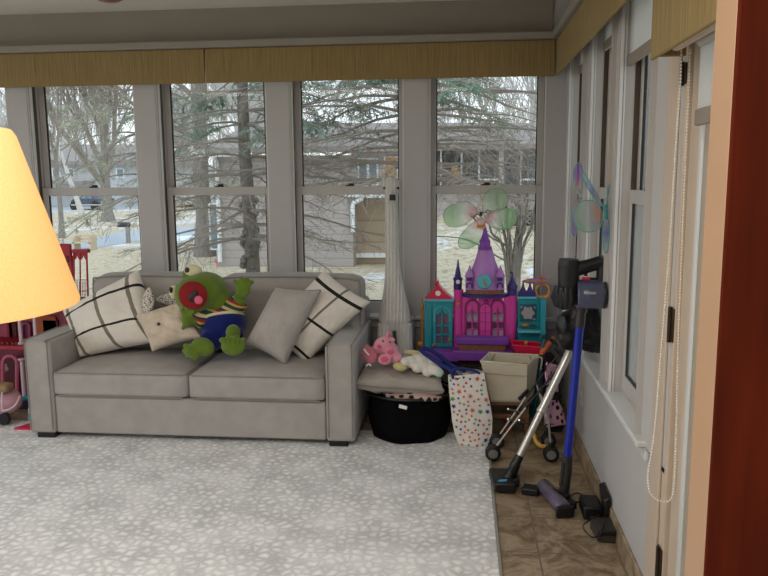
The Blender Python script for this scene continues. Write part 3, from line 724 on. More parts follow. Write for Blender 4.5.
spire(485, [(19.5, 293.5), (19.5, 288)], M['goldd'], 'gallery', 24, .6)
spire(485, [(19, 289), (17.5, 280), (14, 270), (10, 260), (7.5, 251), (6.2, 247)], M['lav'], 'tower', 28, .7)
spire(485, [(6.8, 250), (7, 247), (5.8, 246.5), (5.2, 243), (5.6, 241.5), (4.2, 239), (2.4, 234), (1.4, 229), (.6, 227)], M['purple'], 'tower_roof', 20)
m = MB(); m.tube([K(485, 229, .03), K(485, 221.5, .03)], .004, 6); qpoly(m, [(485, 224), (480, 225), (476.5, 224.5), (477.5, 226.5), (476, 228), (481, 228), (485, 227)], .03, .034); m.build('pennant', M['gold'], ca)
m = MB(); m.lathe([(0, 0), (.043, .002), (.048, .010), (.046, .03)], K(484.3, 282, -.085), 28, axis=(0, 1, 0)); cl = m.build('clock_dial', M['tealL'], ca)
m = MB(); m.tube([K(484.3, 282, -.09), K(486.5, 286.5, -.09)], .005, 6); m.tube([K(484.3, 282, -.09), K(483.5, 279, -.09)], .004, 6); m.ball(K(484.3, 282, -.09), .007, 8, 6); m.build('clock_hand', M['gold'], cl)
for u_ in (469.5, 500): spire(u_, [(4.2, 289), (4.2, 277), (5.2, 276.5), (3.2, 272), (1.2, 268), (.5, 265)], M['lav'], 'side_turret', 14, dy=-.02)
for u_ in (469.5, 500):
    m = MB(); qbox(m, u_-2.8, 277.5, u_+2.8, 281, -.056, -.04); m.tube([K(*p, -.05) for p in archpts(u_-2.6, u_+2.6, 288, 283)], .005, 6); m.build('turret_window', M['purpled'], ca)
spire(512.3, [(4.6, 297), (4.6, 289), (5.6, 288.5), (4.4, 285), (2.2, 280.5), (1, 277), (.5, 273)], M['purpled'], 'onion_roof', 16)
m = MB(); qpoly(m, [(512.3, 271), (509, 272.5), (512.3, 274)], .03, .034); m.build('pennant', M['purpled'], ca)
# left teal wing with red tent roof
m = MB(); qbox(m, 424.5, 301, 432, 351, .0, .12); qbox(m, 432, 301, 453, 307, 0, .03); qbox(m, 432, 346, 453, 351, 0, .03); m.build('left_wing', M['teal'], ca, bevel=.003)
m = MB(); qbox(m, 432.5, 307, 436, 347, -.012, .012); qbox(m, 448.5, 307, 452.5, 347, -.012, .012); qbox(m, 436, 344, 448.5, 347, -.012, .012)
for vv in (325, 334): qbox(m, 436, vv, 448.5, vv+1.6, -.008, .008)
qbox(m, 441.4, 312, 443, 344, -.008, .008)
a, b = 436, 448.5; c = (a+b)/2
for sgn, e in ((1, a), (-1, b)):
    qpoly(m, [(e, 307), (e, 315)]+[(e+sgn*(c-a)*math.sin(t*PI/12), 315-6*(1-math.cos(t*PI/12))) for t in range(7)]+[(c, 307)], -.012, .012)
dr = m.build('wing_door', M['teal'], ca, bevel=.0015)
m = MB(); qpoly(m, archpts(436, 448.5, 344, 309), .014, .018); m.build('door_pane', mat('dusky_pane', (120, 92, 120), .3, .1), dr)
m = MB(); m.ball(K(433.5, 345, -.02), .011, 10, 8); m.ball(K(449.5, 340, -.02), .010, 10, 8); m.build('door_knob', M['gold'], dr)
m = MB(); m.tube([K(*p, -.012) for p in archpts(434.5, 450, 322, 306)], .004, 6); m.build('door_arch', M['tealL'], dr)
m = MB(); qbox(m, 424, 299.5, 453.5, 301.6, -.02, .1); m.build('cornice', M['tealL'], ca, bevel=.002)
def tent(mb):
    n = 7; L_ = [(438.2-14*(1-(1-t/n)**1.0)**1.45 if False else 438.2-14.2*((t/n)**1.35), 283.5+16*(t/n)) for t in range(n+1)]
    R_ = [(438.2+15.0*((t/n)**1.35), 283.5+16*(t/n)) for t in range(n+1)]
    qpoly(mb, L_+R_[::-1], -.01, .1)
m = MB(); tent(m); m.tube([K(438.2, 284, .04), K(438.2, 279.5, .04)], .004, 6); qpoly(m, [(438, 280.5), (433.5, 283), (435, 285.5), (438, 285)], .04, .044); m.build('tent_roof', M['redp'], ca, bevel=.002)
m = MB(); m.lathe([(0, 0), (.017, .001), (.018, .006)], K(438, 293.5, -.018), 20, axis=(0, 1, 0)); m.build('roof_medallion', M['whitep'], ca)
m = MB(); m.tube([K(422.3, 351, .02), K(422.3, 305, .02), K(422, 298, .02)], [.007, .007, .004], 8); m.ball(K(422.3, 308, .02), .011, 10, 8); m.ball(K(420, 344, .02), (.022, .012, .02), 10, 8); m.build('side_post', M['gold'], ca)
# right teal wing
m = MB(); qbox(m, 517.5, 298.5, 540, 352, .0, .10); qbox(m, 540, 300, 546, 352, -.10, .1); m.build('right_wing', M['teal'], ca, bevel=.003)
m = MB(); qbox(m, 517, 297, 537, 299, -.02, .1); m.build('cornice', M['tealL'], ca, bevel=.002)
m = MB(); qbox(m, 518, 331, 546, 333, -.09, 0); m.build('counter', M['tealL'], ca, bevel=.002)
m = MB(); qbox(m, 519.5, 304.5, 536.5, 321.5, -.008, .0); ft = m.build('mirror_frame', M['teald'], ca, bevel=.002)
m = MB(); qpoly(m, [(528+(6.1+.9*math.cos(6*a))*math.cos(a), 313+(6.1+.9*math.cos(6*a))*math.sin(a)) for a in [2*PI*i/36 for i in range(36)]], -.012, -.008); m.build('mirror', mat('silver_mirror', (196, 186, 192), .15, .1, metal=.4), ft)
for a, b in ((521.5, 307), (535, 307.5), (534.5, 319.5)): MB().ball(K(a, b, -.01), (.008, .004, .008), 8, 6).build('flower', M['lav'], ft)
m = MB(); qpoly(m, [(520, 326), (536, 326), (533, 331), (523, 331)], -.03, 0); m.build('planter', M['teald'], ca, bevel=.002)
m = MB(); m.ball(K(526, 325, -.02), (.03, .012, .012), 10, 6); m.build('planter_trim', M['gold'], ca)
for u_ in (523.2, 530.2): spire(u_, [(3.6, 297), (3.6, 292), (2.6, 290), (1.2, 287), (.6, 283), (.3, 281)], M['purpled'], 'spire_roof', 12)
m = MB(); qbox(m, 518, 292, 536, 297.5, 0, .06); m.build('parapet', M['purpled'], ca, bevel=.003)
m = MB(); c = K(542.3, 291.2, .03); m.tube([c+Vector((.043*math.cos(2*PI*i/28), 0, .046*math.sin(2*PI*i/28))) for i in range(29)], .0075, 8)
m.ball(K(542.3, 297, .03), (.042, .02, .012)); m.lathe([(.02, 0), (.018, .006), (.03, .012)], K(542.3, 299.5, .03), 14); m.tube([K(541.5, 285, .03), K(541.5, 278, .03)], .006, 8); m.ball(K(541.5, 277, .03), .012, 10, 8)
m.build('golden_ring', M['gold'], ca)
c0, c1 = K(523, 280.5, .0), K(550, 282.5, .0); mm_ = (c0+c1)/2; hx = (c1.x-c0.x)/2
m = MB(); m.lathe([(.0, -.006), (hx*.8, -.006), (hx, .004), (hx, .008), (hx*.8, .0), (0, .0)], mm_+Vector((0, .03, 0)), 28, sy=.6, axis=(-.12, -.1, 1)); m.build('tray_roof', M['lav'], ca)
m = MB(); m.tube([mm_+Vector((hx*math.cos(2*PI*i/28)+.0, .03+.6*hx*math.sin(2*PI*i/28), .005+.12*hx*math.cos(2*PI*i/28))) for i in range(29)], .005, 6); m.build('tray_rim', M['gold'], ca)

# ================================================================== BUTTERFLY SUNCATCHERS
def m_wing(name, stops, radial=True):
    m, nt, b = node_mat(name); at = nt.nodes.new('ShaderNodeUVMap')
    sp = nt.nodes.new('ShaderNodeSeparateXYZ'); L(nt, at.outputs[0], sp.inputs[0])
    nz = noise_tex(nt, at.outputs[0], 9, 3); ad = nt.nodes.new('ShaderNodeMath'); ad.operation = 'MULTIPLY_ADD'; ad.inputs[1].default_value = .16; L(nt, nz, ad.inputs[0]); L(nt, sp.outputs['X'], ad.inputs[2])
    c = ramp(nt, ad.outputs[0], [(p+.08, srgb(k)) for p, k in stops]); L(nt, c, b.inputs['Base Color']); b.inputs['Roughness'].default_value = .5
    tl = nt.nodes.new('ShaderNodeBsdfTranslucent'); L(nt, c, tl.inputs['Color'])
    mx = nt.nodes.new('ShaderNodeMixShader'); mx.inputs[0].default_value = .6; tp = nt.nodes.new('ShaderNodeBsdfTransparent'); m2 = nt.nodes.new('ShaderNodeMixShader'); m2.inputs[0].default_value = .40
    out = nt.nodes['Material Output']; L(nt, b.outputs[0], mx.inputs[1]); L(nt, tl.outputs[0], mx.inputs[2]); L(nt, mx.outputs[0], m2.inputs[1]); L(nt, tp.outputs[0], m2.inputs[2]); L(nt, m2.outputs[0], out.inputs['Surface'])
    return m
M['wireg'] = mat('thin_green_wire', (120, 150, 110), .4, .1); M['string'] = mat('yellow_string', (196, 160, 60), .7, .1)
def wing(root, outline, base, mt, wire, y, bow=.0):
    "outline px points (closed), base px point: colour runs from base outwards"
    n = len(outline); pts = spline([P(u, v, yy) for u, v, yy in [(o[0], o[1], o[2] if len(o) > 2 else y) for o in outline+[outline[0]]]], 6)[:-1]
    b = P(base[0], base[1], base[2] if len(base) > 2 else y); cen = sum(pts, Vector())/len(pts); dm = max((p-b).length for p in pts)
    m = MB(); N = len(pts); rings = 8; vs = []
    for j in range(rings):
        t = 1-j/rings; vs += [cen+(p-cen)*t+Vector((0, -bow*(1-t*t), 0)) for p in pts]
    vs.append(cen+Vector((0, -bow, 0))); fs = []
    for j in range(rings-1):
        for i in range(N): q = (i+1) % N; fs.append((j*N+i, j*N+q, (j+1)*N+q, (j+1)*N+i))
    o = (rings-1)*N
    for i in range(N): fs.append((o+i, o+(i+1) % N, len(vs)-1))
    m.add(vs, fs); ob = m.build('wing', mt, root, smooth=180)
    me = ob.data; uv = me.uv_layers.new(name='UVMap')
    for lp in me.loops:
        p = Vector(me.vertices[lp.vertex_index].co)+ORG[root.name]; uv.data[lp.index].uv = ((p-b).length/dm, (p-b).normalized().x if (p-b).length > 0 else 0)
    MB().tube(pts+[pts[0]], .0022, 5).build('wire_rim', wire, ob)
    return ob
by = -.03
bf = thing('butterfly_suncatcher', 'green and pink gauze butterfly hanging in the corner back window', 'window ornament', tuple(P(480, 215, by)))
wg = m_wing('green_pink_gauze', [(0, (214, 70, 104)), (.30, (232, 176, 186)), (.48, (226, 234, 218)), (.75, (130, 196, 120)), (1, (150, 208, 140))])
wg2 = m_wing('pale_green_gauze', [(0, (210, 130, 140)), (.2, (206, 218, 196)), (.6, (156, 194, 148)), (1, (178, 206, 166))])
wing(bf, [(482, 211), (483, 198), (488, 191), (497, 188.5), (505, 192), (508.5, 201), (504, 208), (494, 212.5), (487, 213)], (481, 213), wg2, M['wireg'], by)
wing(bf, [(484, 217), (490, 212), (500, 209), (512, 209), (517, 216), (515, 224), (507, 229), (498, 229), (489, 225)], (481, 215), wg, M['wireg'], by, .01)
wing(bf, [(479, 213), (474, 206), (466, 202), (458, 203), (447, 208), (443.5, 216), (447, 225), (457, 227), (467, 223), (474, 217)], (481, 214), wg, M['wireg'], by, .01)
wing(bf, [(481, 217), (474, 222), (465, 230), (459, 238), (459, 246), (465, 249), (474, 246), (482, 240), (485, 230), (484, 221)], (482, 214), wg, M['wireg'], by-.03, .01)
m = MB(); coil = [P(471+.85*i, 217.5-.33*i, by-.015)+Vector((0, .006*math.sin(i*2.2*PI/1.3), .006*math.cos(i*2.2*PI/1.3))) for i in range(0, 24)]
m.tube(spline(coil, 3), .0028, 6); m.ball(P(481, 214, by-.015), (.012, .012, .016), 10, 8); m.build('body', mat('spring_body_dark', (70, 62, 56), .4, .2, metal=.5), bf)
m = MB(); m.tube([P(481, 184, by), P(481, 199, by), P(479.5, 213, by)], .0016, 5); m.tube([P(480, 213, by), P(478, 204, by)], .0022, 5); m.tube([P(481, 213, by), P(484, 205, by)], .0022, 5); m.build('hanging_string', M['string'], bf)
by = -1.75
b2 = thing('butterfly_suncatcher', 'iridescent purple, blue and orange butterfly hanging at the right wall above the blue vacuum', 'window ornament', tuple(P(603, 212, by)))
i1 = m_wing('iridescent_green_orange', [(0, (226, 132, 84)), (.3, (214, 160, 128)), (.5, (170, 176, 190)), (.75, (168, 196, 176)), (1, (150, 190, 168))])
i2 = m_wing('iridescent_blue', [(0, (214, 160, 130)), (.2, (190, 196, 210)), (.5, (92, 108, 200)), (.8, (150, 200, 206)), (1, (170, 206, 196))])
i3 = m_wing('iridescent_purple', [(0, (220, 120, 130)), (.3, (224, 176, 180)), (.6, (176, 120, 206)), (1, (160, 110, 200))])
wire2 = mat('teal_wire', (70, 150, 150), .35, .1)
wing(b2, [(603, 214), (597, 203), (586, 200.5), (578, 204), (573.5, 214), (575, 224), (583, 231), (594, 231.5), (601, 226)], (604, 212), i1, wire2, by-.02, .02)
wing(b2, [(604, 208), (598, 196), (590, 182), (584, 173), (582.5, 172), (583, 178), (588, 189), (596, 200)], (605, 209), i2, wire2, by)
wing(b2, [(605, 216), (602.5, 228), (603, 244), (605, 252), (607.5, 252), (609, 240), (609, 226), (607.5, 217)], (605, 213), i2, wire2, by)
wing(b2, [(581, 194), (575, 185), (573.5, 172), (577, 164), (580.5, 163), (582.5, 172), (582.5, 186)], (582, 196), i3, wire2, by+.05)
wing(b2, [(582, 197), (575, 201), (571.5, 210), (571.5, 224), (572, 234), (575, 237), (577, 228), (577.5, 212), (580, 202)], (583, 197), i3, wire2, by+.05)
m = MB(); m.tube([P(608, 186, by), P(607.5, 206, by), P(606, 215, by)], .0025, 6); m.tube(spline([P(605, 205, by), P(606, 212, by), P(605.5, 219, by)], 4), .009, 8); m.tube([P(606, 206, by), P(609, 190, by), P(610, 184, by)], .002, 5); m.build('body', wire2, b2)
m = MB(); m.tube([P(609, 186, by), Vector((P(609, 186, by).x, by, 2.40))], .001, 4); m.build('hanging_string', M['string'], b2)

# ================================================================== BLACK TUB, FLOOR CUSHION, SOFT TOYS
M['blackfab'] = mat('black_fabric_tub', (8, 8, 9), .9, .3, 12, .4, 60, spec=.1); M['patt'] = m_spots('patterned_cloth', (188, 160, 150), (24, 22, 24), 22, .42)
bx_, by_ = -1.025, -.685
tub = thing('toy_tub', 'black soft-sided tub overfull with cloth, under the grey cushion beside the sofa', 'storage tub', (bx_, by_, RZ))
m = MB(); n = 44
def tubr(a, z): 
    k = 1+.035*mnoise.noise(Vector((math.cos(a)*2.2, math.sin(a)*2.2, z*6)))*2
    return k*(.228+.02*min(1, z/.12))*(1+.02*math.sin(z*14))
m.surf(lambda a, b: (bx_+1.02*tubr(2*PI*a, b*.285)*math.cos(2*PI*a), by_+.96*tubr(2*PI*a, b*.285)*math.sin(2*PI*a), RZ+.001+b*.285), n, 14)
m.lathe([(.0, 0), (.2, 0)], (bx_, by_, RZ+.002), 32, caps=False)
m.build('tub_wall', M['blackfab'], tub, weld=True, smooth=180, solid=.004)
m = MB(); m.tube([(bx_+1.06*.262*math.cos(2*PI*i/36), by_+.96*.262*math.sin(2*PI*i/36), RZ+.285) for i in range(37)], .008, 8); m.build('rim_binding', M['black'], tub)
m = MB(); m.obox(P(403, 407, -.938), (.024, 0, -.006), (0, .002, 0), (.002, 0, .011)); m.build('white_tag', M['whitep'], tub, bevel=.002)
tag(MB().ball((bx_+.10, by_-.16, .305), (.13, .09, .028), 18, 10, rot=Matrix.Rotation(.1, 3, 'Y')).ball((bx_-.02, by_-.13, .30), (.14, .1, .022), 18, 10).ball((bx_+.16, by_-.06, .30), (.07, .1, .03)).build('folded_cloth', M['patt'], remesh=.009), 'black and pinkish patterned cloth squeezed between black tub and grey cushion', 'cloth')
cz = .318
def cpt(u, v, y): return P(u, v, y)
cu = thing('floor_cushion', 'thick taupe cushion lying flat on top of the black tub', 'cushion', (bx_, -.68, .33))
pillow('cushion_cover', (-1.31, -.48, .415), (-.83, -.47, .375), (-.80, -.90, .345), (-1.345, -.90, .375), .078, fabric('taupe_cushion_cotton', (168, 160, 152), .07, 420, .3), None, parent=cu, n=46, pull=.035, seed=9, wr=.010, power=.3)
MB().tube(spline([(-1.342, -.90, .376), (-1.20, -.905, .366), (-1.07, -.90, .361), (-.93, -.905, .352), (-.80, -.90, .346)], 4), .004, 6).build('seam', M['sofa_pipe'], cu)
M['pinkplush'] = mat('pink_plush', (226, 152, 168), .95, .08, 14, .5, 300, sheen=.3, spec=.1); M['pinkpad'] = mat('deep_pink_pad', (214, 88, 122), .95, .06); M['dusty'] = mat('dusty_pink_plush', (200, 118, 132), .95, .1, 14, .5, 300, sheen=.3, spec=.1)
py = -.80
pg = thing('plush_pig', 'light pink plush pig slumped on the grey cushion, soles showing', 'stuffed toy', tuple(P(385, 362, py)))
m = MB(); m.ball(P(388, 352, py+.06), (.07, .06, .07), 18, 12); m.ball(P(383, 346, py+.03), (.062, .055, .055), 18, 12, rot=Matrix.Rotation(-.4, 3, 'Y'))
m.ball(P(388.5, 335.5, py+.04), (.016, .012, .024)); m.ball(P(393, 340, py+.04), (.016, .012, .016)); m.ball(P(378, 347, py-.02), (.025, .02, .022))
m.tube([P(388, 352, py), P(391, 353, py-.04)], [.03, .028], 12); m.ball(P(390.5, 353.5, py-.03), (.031, .025, .028)); m.ball(P(384.5, 359.5, py-.06), (.042, .03, .033)); m.ball(P(396, 358, py+.0), (.04, .04, .035))
m.build('body', M['pinkplush'], pg, remesh=.006, smoothmod=3)
m = MB(); m.ball(P(384.5, 359.3, py-.086), (.023, .008, .019)); m.build('sole', M['pinkpad'], pg); m = MB(); m.ball(P(390.5, 352, py-.052), (.02, .008, .016)); m.build('sole', M['pinkpad'], pg)
m = MB(); m.ball(P(379, 346.5, py-.037), (.014, .008, .012)); m.build('snout', M['pinkpad'], pg)
m = MB(); m.ball(P(389, 335.6, py+.03), (.009, .006, .017)); m.build('ear_lining', M['pinkpad'], pg)
for u_, v_, y_ in ((383, 341, -.018), (390, 342, -.012)): MB().ball(P(u_, v_, py+y_), .006, 8, 6).build('eye', M['black'], pg)
d3 = thing('plush_rabbit', 'small dusty pink plush toy wedged between plush pig and sofa arm', 'stuffed toy', tuple(P(370, 366, py)))
m = MB(); m.ball(P(371.5, 357, py-.01), (.045, .045, .042), 16, 12); m.ball(P(367, 350, py+.02), (.024, .02, .035)); m.ball(P(374, 348.5, py+.02), (.026, .02, .016), rot=Matrix.Rotation(-.3, 3, 'Y')); m.ball(P(366, 354, py+.02), (.03, .03, .04))
m.build('body', M['dusty'], d3, remesh=.006, smoothmod=3)
m = MB(); m.tube(spline([P(364, 349, py-.03), P(367, 353, py-.04), P(369, 355, py-.045)], 4), .005, 6); m.build('white_ribbon', M['whitep'], d3); m = MB(); m.tube(spline([P(366, 366, py-.04), P(369, 364, py-.045), P(371, 366, py-.045)], 4), .006, 6); m.build('white_ribbon', M['whitep'], d3)
M['cplush'] = mat('cream_white_plush', (222, 216, 204), .95, .06, 20, .6, 220, sheen=.3, spec=.1); M['yplush'] = mat('soft_yellow_plush', (206, 190, 138), .95, .08, 14, .5, 260); M['mplush'] = mat('mint_plush', (178, 212, 192), .95, .06, 14, .5, 260)
d4 = thing('plush_lamb', 'cream, yellow and mint soft comforter toy sprawled over the grey cushion', 'stuffed toy', tuple(P(415, 368, py)))
m = MB()
for (u, v, y, r) in ((411, 362, 0, (.045, .05, .035)), (418, 360, .03, (.05, .05, .035)), (423, 366, -.01, (.045, .05, .032)), (430, 368, .0, (.05, .05, .03)), (417, 368, -.04, (.035, .04, .028)), (424, 358, .06, (.045, .05, .03)), (432, 363, .05, (.04, .05, .03)), (427, 373, -.05, (.03, .03, .022)), (436, 371, -.03, (.05, .05, .028)), (405, 362, -.03, (.03, .04, .03))):
    m.ball(P(u, v, py+y), r, 14, 10, rot=Matrix.Rotation(.35, 3, 'Y'))
m.build('body', M['cplush'], d4, remesh=.006, smoothmod=3)
m = MB(); m.ball(P(400, 366.5, py-.05), (.045, .045, .026), 16, 10, rot=Matrix.Rotation(.2, 3, 'Y')); m.build('head', M['yplush'], d4)
m = MB(); m.ball(P(413, 353, py+.08), (.06, .03, .018), 14, 10, rot=Matrix.Rotation(.1, 3, 'Y')); m.build('yellow_arm', M['yplush'], d4)
m = MB(); m.ball(P(438.5, 373.5, py-.065), (.026, .016, .022), 14, 10, rot=Matrix.Rotation(.5, 3, 'Y')); m.build('mint_foot', M['mplush'], d4)

# ================================================================== STAR BAG
M['bagw'] = mat('white_paper_bag', (224, 220, 212), .6, .03, 6); SC = [mat('star_%s' % n, c, .6, .05) for n, c in (('orange', (214, 92, 44)), ('crimson', (176, 34, 54)), ('blue', (34, 54, 140)), ('green', (74, 148, 58)))]
sb = thing('star_gift_bag', 'white carrier bag printed with orange, red, blue and green stars', 'bag', (-.6, -.84, RZ))
rows = [(448, 484, 376.5, 372.5), (449, 486.5, 390, 388), (450.5, 490, 404, 404), (452, 492.5, 420, 419), (455, 492, 435, 433), (459.5, 487.5, 447, 446)]
yf = lambda t: -.895+.0*t
def bagf(a, b, back=0):
    k = b*(len(rows)-1); i = min(int(k), len(rows)-2); f = k-i
    r = [rows[i][j]*(1-f)+rows[i+1][j]*f for j in range(4)]
    u = r[0]*(1-a)+r[1]*a; v = r[2]*(1-a)+r[3]*a
    q = P(u, v, -.892); q.y += -.022*math.sin(PI*a)*(.3+b)*.8+.010*mnoise.noise(Vector((a*4, b*5, 3)))*(1-b*.6)
    q.z = max(q.z, RZ+.002)
    if back: q.y = -.892+.13*(.35+.65*b)
    return q
m = MB(); m.surf(lambda a, b: bagf(a, b), 18, 20); m.surf(lambda a, b: bagf(a, b, 1), 18, 20)
for a in (0, 1): m.surf(lambda t, b: bagf(a, b).lerp(bagf(a, b, 1), t)+Vector(((a*2-1)*-.012*math.sin(PI*t), 0, 0)), 6, 20)
m.surf(lambda t, b: bagf(t, 1).lerp(bagf(t, 1, 1), b), 18, 4)
m.build('bag_body', M['bagw'], sb, weld=True, smooth=60)
rs_ = random.Random(4); m = MB(); placed = []
for k in range(1200):
    a, b = rs_.uniform(.04, .96), rs_.uniform(.03, .97); big = rs_.random() < .35; r = .0175 if big else .0105
    c = bagf(a, b)
    if any((c-q).length < (r+rr)*1.18 for q, rr in placed): continue
    placed.append((c, r)); du = (bagf(min(a+.02, 1), b)-bagf(max(a-.02, 0), b)).normalized(); dv = (bagf(a, min(b+.02, 1))-bagf(a, max(b-.02, 0))).normalized(); nn = du.cross(dv).normalized()
    if nn.y > 0: nn = -nn
    w0 = rs_.uniform(0, 2); vs = [c+nn*.003]
    for i in range(10): rr = r if i % 2 == 0 else r*.45; vs.append(c+nn*.003+du*(rr*math.cos(w0+i*PI/5))+dv*(rr*math.sin(w0+i*PI/5)))
    m.add(vs, [(0, 1+i, 1+(i+1) % 10) for i in range(10)], rs_.choices([0, 1, 2, 3], [5, 4, 2.2, 1.8])[0])
m.build('printed_stars', SC, sb, smooth=0)
m = MB(); m.ball(P(458, 374, -.83), (.035, .03, .02)); m.ball(P(474, 372, -.82), (.05, .03, .018)); m.build('bag_filling', mat('tissue_mixed', (130, 124, 110), .9, .3, 30), sb)
M['navyweb'] = mat('navy_webbing', (22, 36, 110), .8, .1, 30, .3, 300)
def strap(path, w=.013, nrm=Vector((0, -1, .3))):
    path = spline(path, 6); m = MB(); k = len(path); vs = []
    for i, p in enumerate(path):
        t = (path[min(i+1, k-1)]-path[max(i-1, 0)]).normalized(); s_ = t.cross(nrm).normalized(); vs += [p+s_*w, p-s_*w]
    m.add(vs, [(2*i, 2*i+1, 2*i+3, 2*i+2) for i in range(k-1)]); return m
strap([P(459, 379, -.90), P(452, 371, -.87), P(441, 364.5, -.82), P(431, 358, -.79), P(422.5, 351.5, -.77), P(423.5, 348.5, -.74), P(430, 350, -.74), P(440, 356, -.74), P(452, 366, -.74), P(464, 370, -.75), P(477, 373, -.77)]).build('bag_handle', M['navyweb'], sb, smooth=180, solid=.003)
strap([P(453, 379, -.90), P(453, 370, -.885), P(462, 368.5, -.89), P(472, 370, -.89), P(480, 373.5, -.90)], .008).build('bag_handle', M['navyweb'], sb, smooth=180, solid=.003)

# ================================================================== STOOL + CANVAS BASKET
M['stoolw'] = mat('brown_stool_wood', (112, 78, 52), .5, .25, 5, stretch=(1, 8, 8))
st = thing('step_stool', 'small brown wooden stool under the cream basket', 'stool', (-.42, -.66, 0))
yk = -.78
zb = P(510, 402, yk).z
MB().box(-.58, -.28, yk+.0, yk+.22, zb-.024, zb-.002).build('stool_top', M['stoolw'], st, bevel=.004)
for x in (-.57, -.31):
    for y in (yk+.01, yk+.18): MB().box(x, x+.025, y, y+.025, 0, zb-.024).build('leg', M['stoolw'], st, bevel=.003)
z1 = P(510, 417, yk).z; MB().box(-.56, -.29, yk+.012, yk+.032, z1-.014, z1+.014).build('rail', M['stoolw'], st, bevel=.003)
M['canvas'] = mat('cream_canvas', (208, 198, 176), .9, .05, 6, .3, 260); M['canvasd'] = mat('canvas_lining', (176, 160, 130), .9, .05, 6, .3, 260)
bk = thing('canvas_basket', 'cream canvas storage basket with a rigid rim on the brown stool', 'basket', tuple(P(510, 402, yk)))
def bq(u, v, y): return P(u, v, y)
fTL, fTR, fBR, fBL = P(481, 361.5, yk-.02), P(527, 365.5, yk-.05), P(526, 402, yk), P(491.5, 399, yk)
bTL, bTR, bBR, bBL = P(489, 353, yk+.19), P(539, 355.5, yk+.16), P(533, 398, yk+.16), P(497, 396, yk+.18)
for p in (fBR, fBL, bBR, bBL): p.z = zb
def panel(mb, a, b, c, d, sag=0, mi=0):
    a, b, c, d = map(Vector, (a, b, c, d)); nn = (b-a).cross(d-a).normalized()
    mb.surf(lambda s_, t: a*(1-s_)*(1-t)+b*s_*(1-t)+c*s_*t+d*(1-s_)*t+nn*(sag*math.sin(PI*s_)*math.sin(PI*t)+.003*mnoise.noise(Vector((s_*4+a.x*9, t*4, a.y*7)))*math.sin(PI*s_)), 14, 14, mi)
m = MB(); panel(m, fTL, fTR, fBR, fBL, .008); panel(m, fTR, bTR, bBR, fBR, .004); panel(m, bTR, bTL, bBL, bBR); panel(m, bTL, fTL, fBL, bBL); panel(m, fBL, fBR, bBR, bBL)
m.build('basket_body', M['canvas'], bk, weld=True, smooth=40, solid=.006)
m = MB(); ring = [fTL, fTR, bTR, bTL, fTL]; m.tube(ring, .0075, 8); m.build('rim', M['canvas'], bk)
m = MB(); mid1, mid2 = fTL.lerp(fTR, .5), 0
a0 = fTL.lerp(fBL, .28); a1 = fTR.lerp(fBR, .28); m.tube([a0+Vector((0, -.004, 0)), a0.lerp(a1, .5)+Vector((0, -.012, -.002)), a1+Vector((0, -.004, 0))], .0022, 5); m.build('hem_seam', M['canvasd'], bk)
m = MB(); m.tube(spline([bTL.lerp(bTR, .12)+Vector((0, -.012, 0)), bTL.lerp(bTR, .12)+Vector((0, -.014, -.05)), bTL.lerp(bTR, .8)+Vector((0, -.014, -.05)), bTL.lerp(bTR, .8)+Vector((0, -.012, 0))], 3), .004, 6); m.build('inner_handle', M['canvasd'], bk)
m = MB(); hp = fTR.lerp(bTR, .75); m.tube(spline([hp, hp+Vector((.03, 0, .004)), hp+Vector((.036, 0, -.02)), hp+Vector((.028, 0, -.075))], 4), .004, 6); m.build('side_handle', M['canvas'], bk)

# ================================================================== TOY SHOPPING CART
ty = -.475
M['orange'] = mat('orange_plastic', (226, 106, 58), .4, .06)
tc = thing('toy_shopping_cart', 'toy shopping cart with raspberry red basket, teal posts and orange handle behind the cream basket', 'toy', (-.26, ty, 0))
tl, tr_, brr, bl = P(513, 345.5, ty-.08), P(545, 348, ty-.08), P(542, 362, ty-.07), P(519, 361, ty-.07)
m = MB(); o = Vector((0, .135, 0)); 
for a, b, c, d in ((tl, tr_, brr, bl), (tl+o, tr_+o, brr+o, bl+o), (tl, tl+o, bl+o, bl), (tr_, tr_+o, brr+o, brr), (bl, brr, brr+o, bl+o)): m.add([a, b, c, d], [(0, 1, 2, 3)])
m.build('cart_basket', M['redp'], tc, weld=True, smooth=0, solid=.006, bevel=.003)
m = MB(); m.tube([tl, tr_, tr_+o, tl+o, tl], .007, 8); m.build('basket_rim', M['redp'], tc)
for dy in (-.085, .062):
    p0 = P(542.5, 347, ty+dy*0-.085); p0 = Vector((p0.x, ty+dy, p0.z)); pb = P(534, 392, ty-.085); pb = Vector((pb.x, ty+dy, .05))
    MB().tube([p0+Vector((.012, 0, .045)), p0, p0.lerp(pb, .5), pb], .012, 10).build('post', M['teald'], tc)
    MB().tube([pb, pb+Vector((-.17, 0, -.005))], .011, 8).build('foot_rail', M['teald'], tc)
    for xx in (0, -.16): MB().lathe([(.004, -.011), (.024, -.011), (.027, -.006), (.027, .006), (.024, .011), (.004, .011)], (pb.x+xx, ty+dy*1.2, .028), 18, axis=(0, 1, 0)).build('wheel', M['orange'], tc)
m = MB(); h0 = P(541.5, 353, ty-.15); h1 = P(553.5, 338, ty+.12); m.tube([h0, h0.lerp(h1, .05), h0.lerp(h1, .95), h1], [.012, .0165, .0165, .012], 12); m.build('handle', M['orange'], tc)
m = MB(); m.ball(P(526, 343.5, ty-.02), (.012, .012, .02), 10, 8); m.build('toy_cone', M['gold'], tc)

